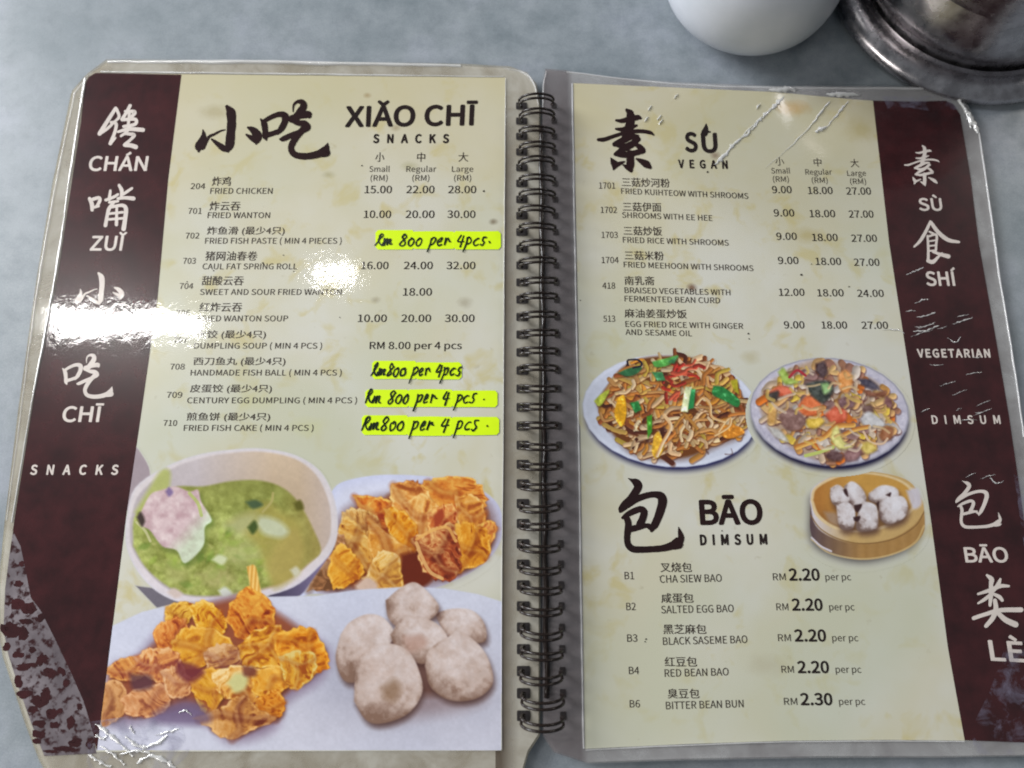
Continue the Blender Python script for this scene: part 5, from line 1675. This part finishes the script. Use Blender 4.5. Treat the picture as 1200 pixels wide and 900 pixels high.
# ---- binding
def tube(paths, r, seg=8):
    verts, faces = [], []
    for path in paths:
        P_ = [Vector(p) for p in path]
        base = len(verts)
        for i, p in enumerate(P_):
            t = (P_[min(i + 1, len(P_) - 1)] - P_[max(i - 1, 0)]).normalized()
            u = t.cross(Vector((0, 1, 0.13)))
            if u.length < 1e-6:
                u = t.cross(Vector((1, 0, 0)))
            u.normalize(); w = t.cross(u)
            for k in range(seg):
                a = 2 * math.pi * k / seg
                verts.append(p + (u * math.cos(a) + w * math.sin(a)) * r)
        for i in range(len(P_) - 1):
            for k in range(seg):
                a, b_ = base + i * seg + k, base + i * seg + (k + 1) % seg
                faces.append((a, b_, b_ + seg, a + seg))
        faces.append(tuple(range(base, base + seg))[::-1])
        faces.append(tuple(range(base + (len(P_) - 1) * seg, base + len(P_) * seg)))
    return verts, faces


ya = on(630, 124).y
yb = on(630, 838).y
NL = 34
xl, xr = on(609, 450).x, on(653.5, 450).x
half = (xr - xl) / 2
LEAN = -0.24
HL = 0.0122


def loop_paths(jit):
    """a twin loop: two wires side by side rising from the left holes, joined in a rounded tip at the right"""
    paths = []
    arc = []
    for k in range(25):
        a = math.radians(205 - 230 * k / 24)
        zc = 0.0052
        arc.append((half * 0.99 * math.cos(a), zc + (HL - zc) * math.sin(a)))
    for s in (-1, 1):
        p = []
        for k, (x, z) in enumerate(arc):
            t = k / 24
            sep = 0.00112 if t < 0.9 else 0.00112 * max(0.0, 1 - (t - 0.9) / 0.1) ** 0.5
            p.append((x, s * sep + z * LEAN + jit * math.sin(t * 3.1) * 0.001, z - 0.0006))
        paths.append(p)
    # foot joining the pair on the left
    x, z = arc[0]
    paths.append([(x + 0.0004, -0.00125 + z * LEAN, z - 0.0006), (x + 0.0004, 0.00125 + z * LEAN, z - 0.0006)])
    return paths


protos = []
for v_ in range(3):
    vs_, fs_ = tube(loop_paths(rr.uniform(-0.5, 0.5)), 0.00060)
    me = mesh_of('wire_loop', vs_, fs_)
    me.materials.append(M['wire'])
    me.polygons.foreach_set('use_smooth', [True] * len(me.polygons))
    protos.append(me)
hole_me = mesh_of('punched_hole', [(-0.0024, -0.0019, 0), (0.0024, -0.0019, 0), (0.0026, -0.0014, 0), (0.0026, 0.0014, 0), (0.0024, 0.0019, 0), (-0.0024, 0.0019, 0), (-0.0026, 0.0014, 0), (-0.0026, -0.0014, 0)],
                  [(0, 1, 2, 3, 4, 5, 6, 7)])
hole_me.materials.append(M['hole'])
for i in range(NL):
    y = ya + (yb - ya) * i / (NL - 1)
    o = bpy.data.objects.new('wire_loop', protos[i % 3]); COL.objects.link(o)
    o.parent = menu
    o.location = ((xl + xr) / 2 + rr.uniform(-0.0003, 0.0003), y + rr.uniform(-0.0003, 0.0003), zsurf(X_SPINE, y) + 0.0002)
    o.rotation_euler = (rr.uniform(-0.05, 0.05), 0, rr.uniform(-0.04, 0.04))
    for (xx, pg, lab) in ((xl + 0.0012, PL, None), (xr + 0.0002, PR, None)):
        h_ = bpy.data.objects.new('punched_hole', hole_me); COL.objects.link(h_)
        h_.parent = pg
        h_.location = (xx, y - 0.0002, zsurf(xx, y) + 0.0003)
        if pg is PR:
            h_.scale = (0.45, 0.8, 1)
# dark closed wires running down the gap between the pages
p0, p1 = on(633.8, 150), on(633.8, 818)
vs_, fs_ = tube([[(p0.x + 0.0003 * math.sin(k * 0.9), p0.y + (p1.y - p0.y) * k / 60, TOP + 0.0002 + 0.0003 * math.sin(k * 1.7)) for k in range(61)]], 0.00105)
link('wire_spine', mesh_of('wire_spine', vs_, fs_), M['wire'], menu, smooth=True)
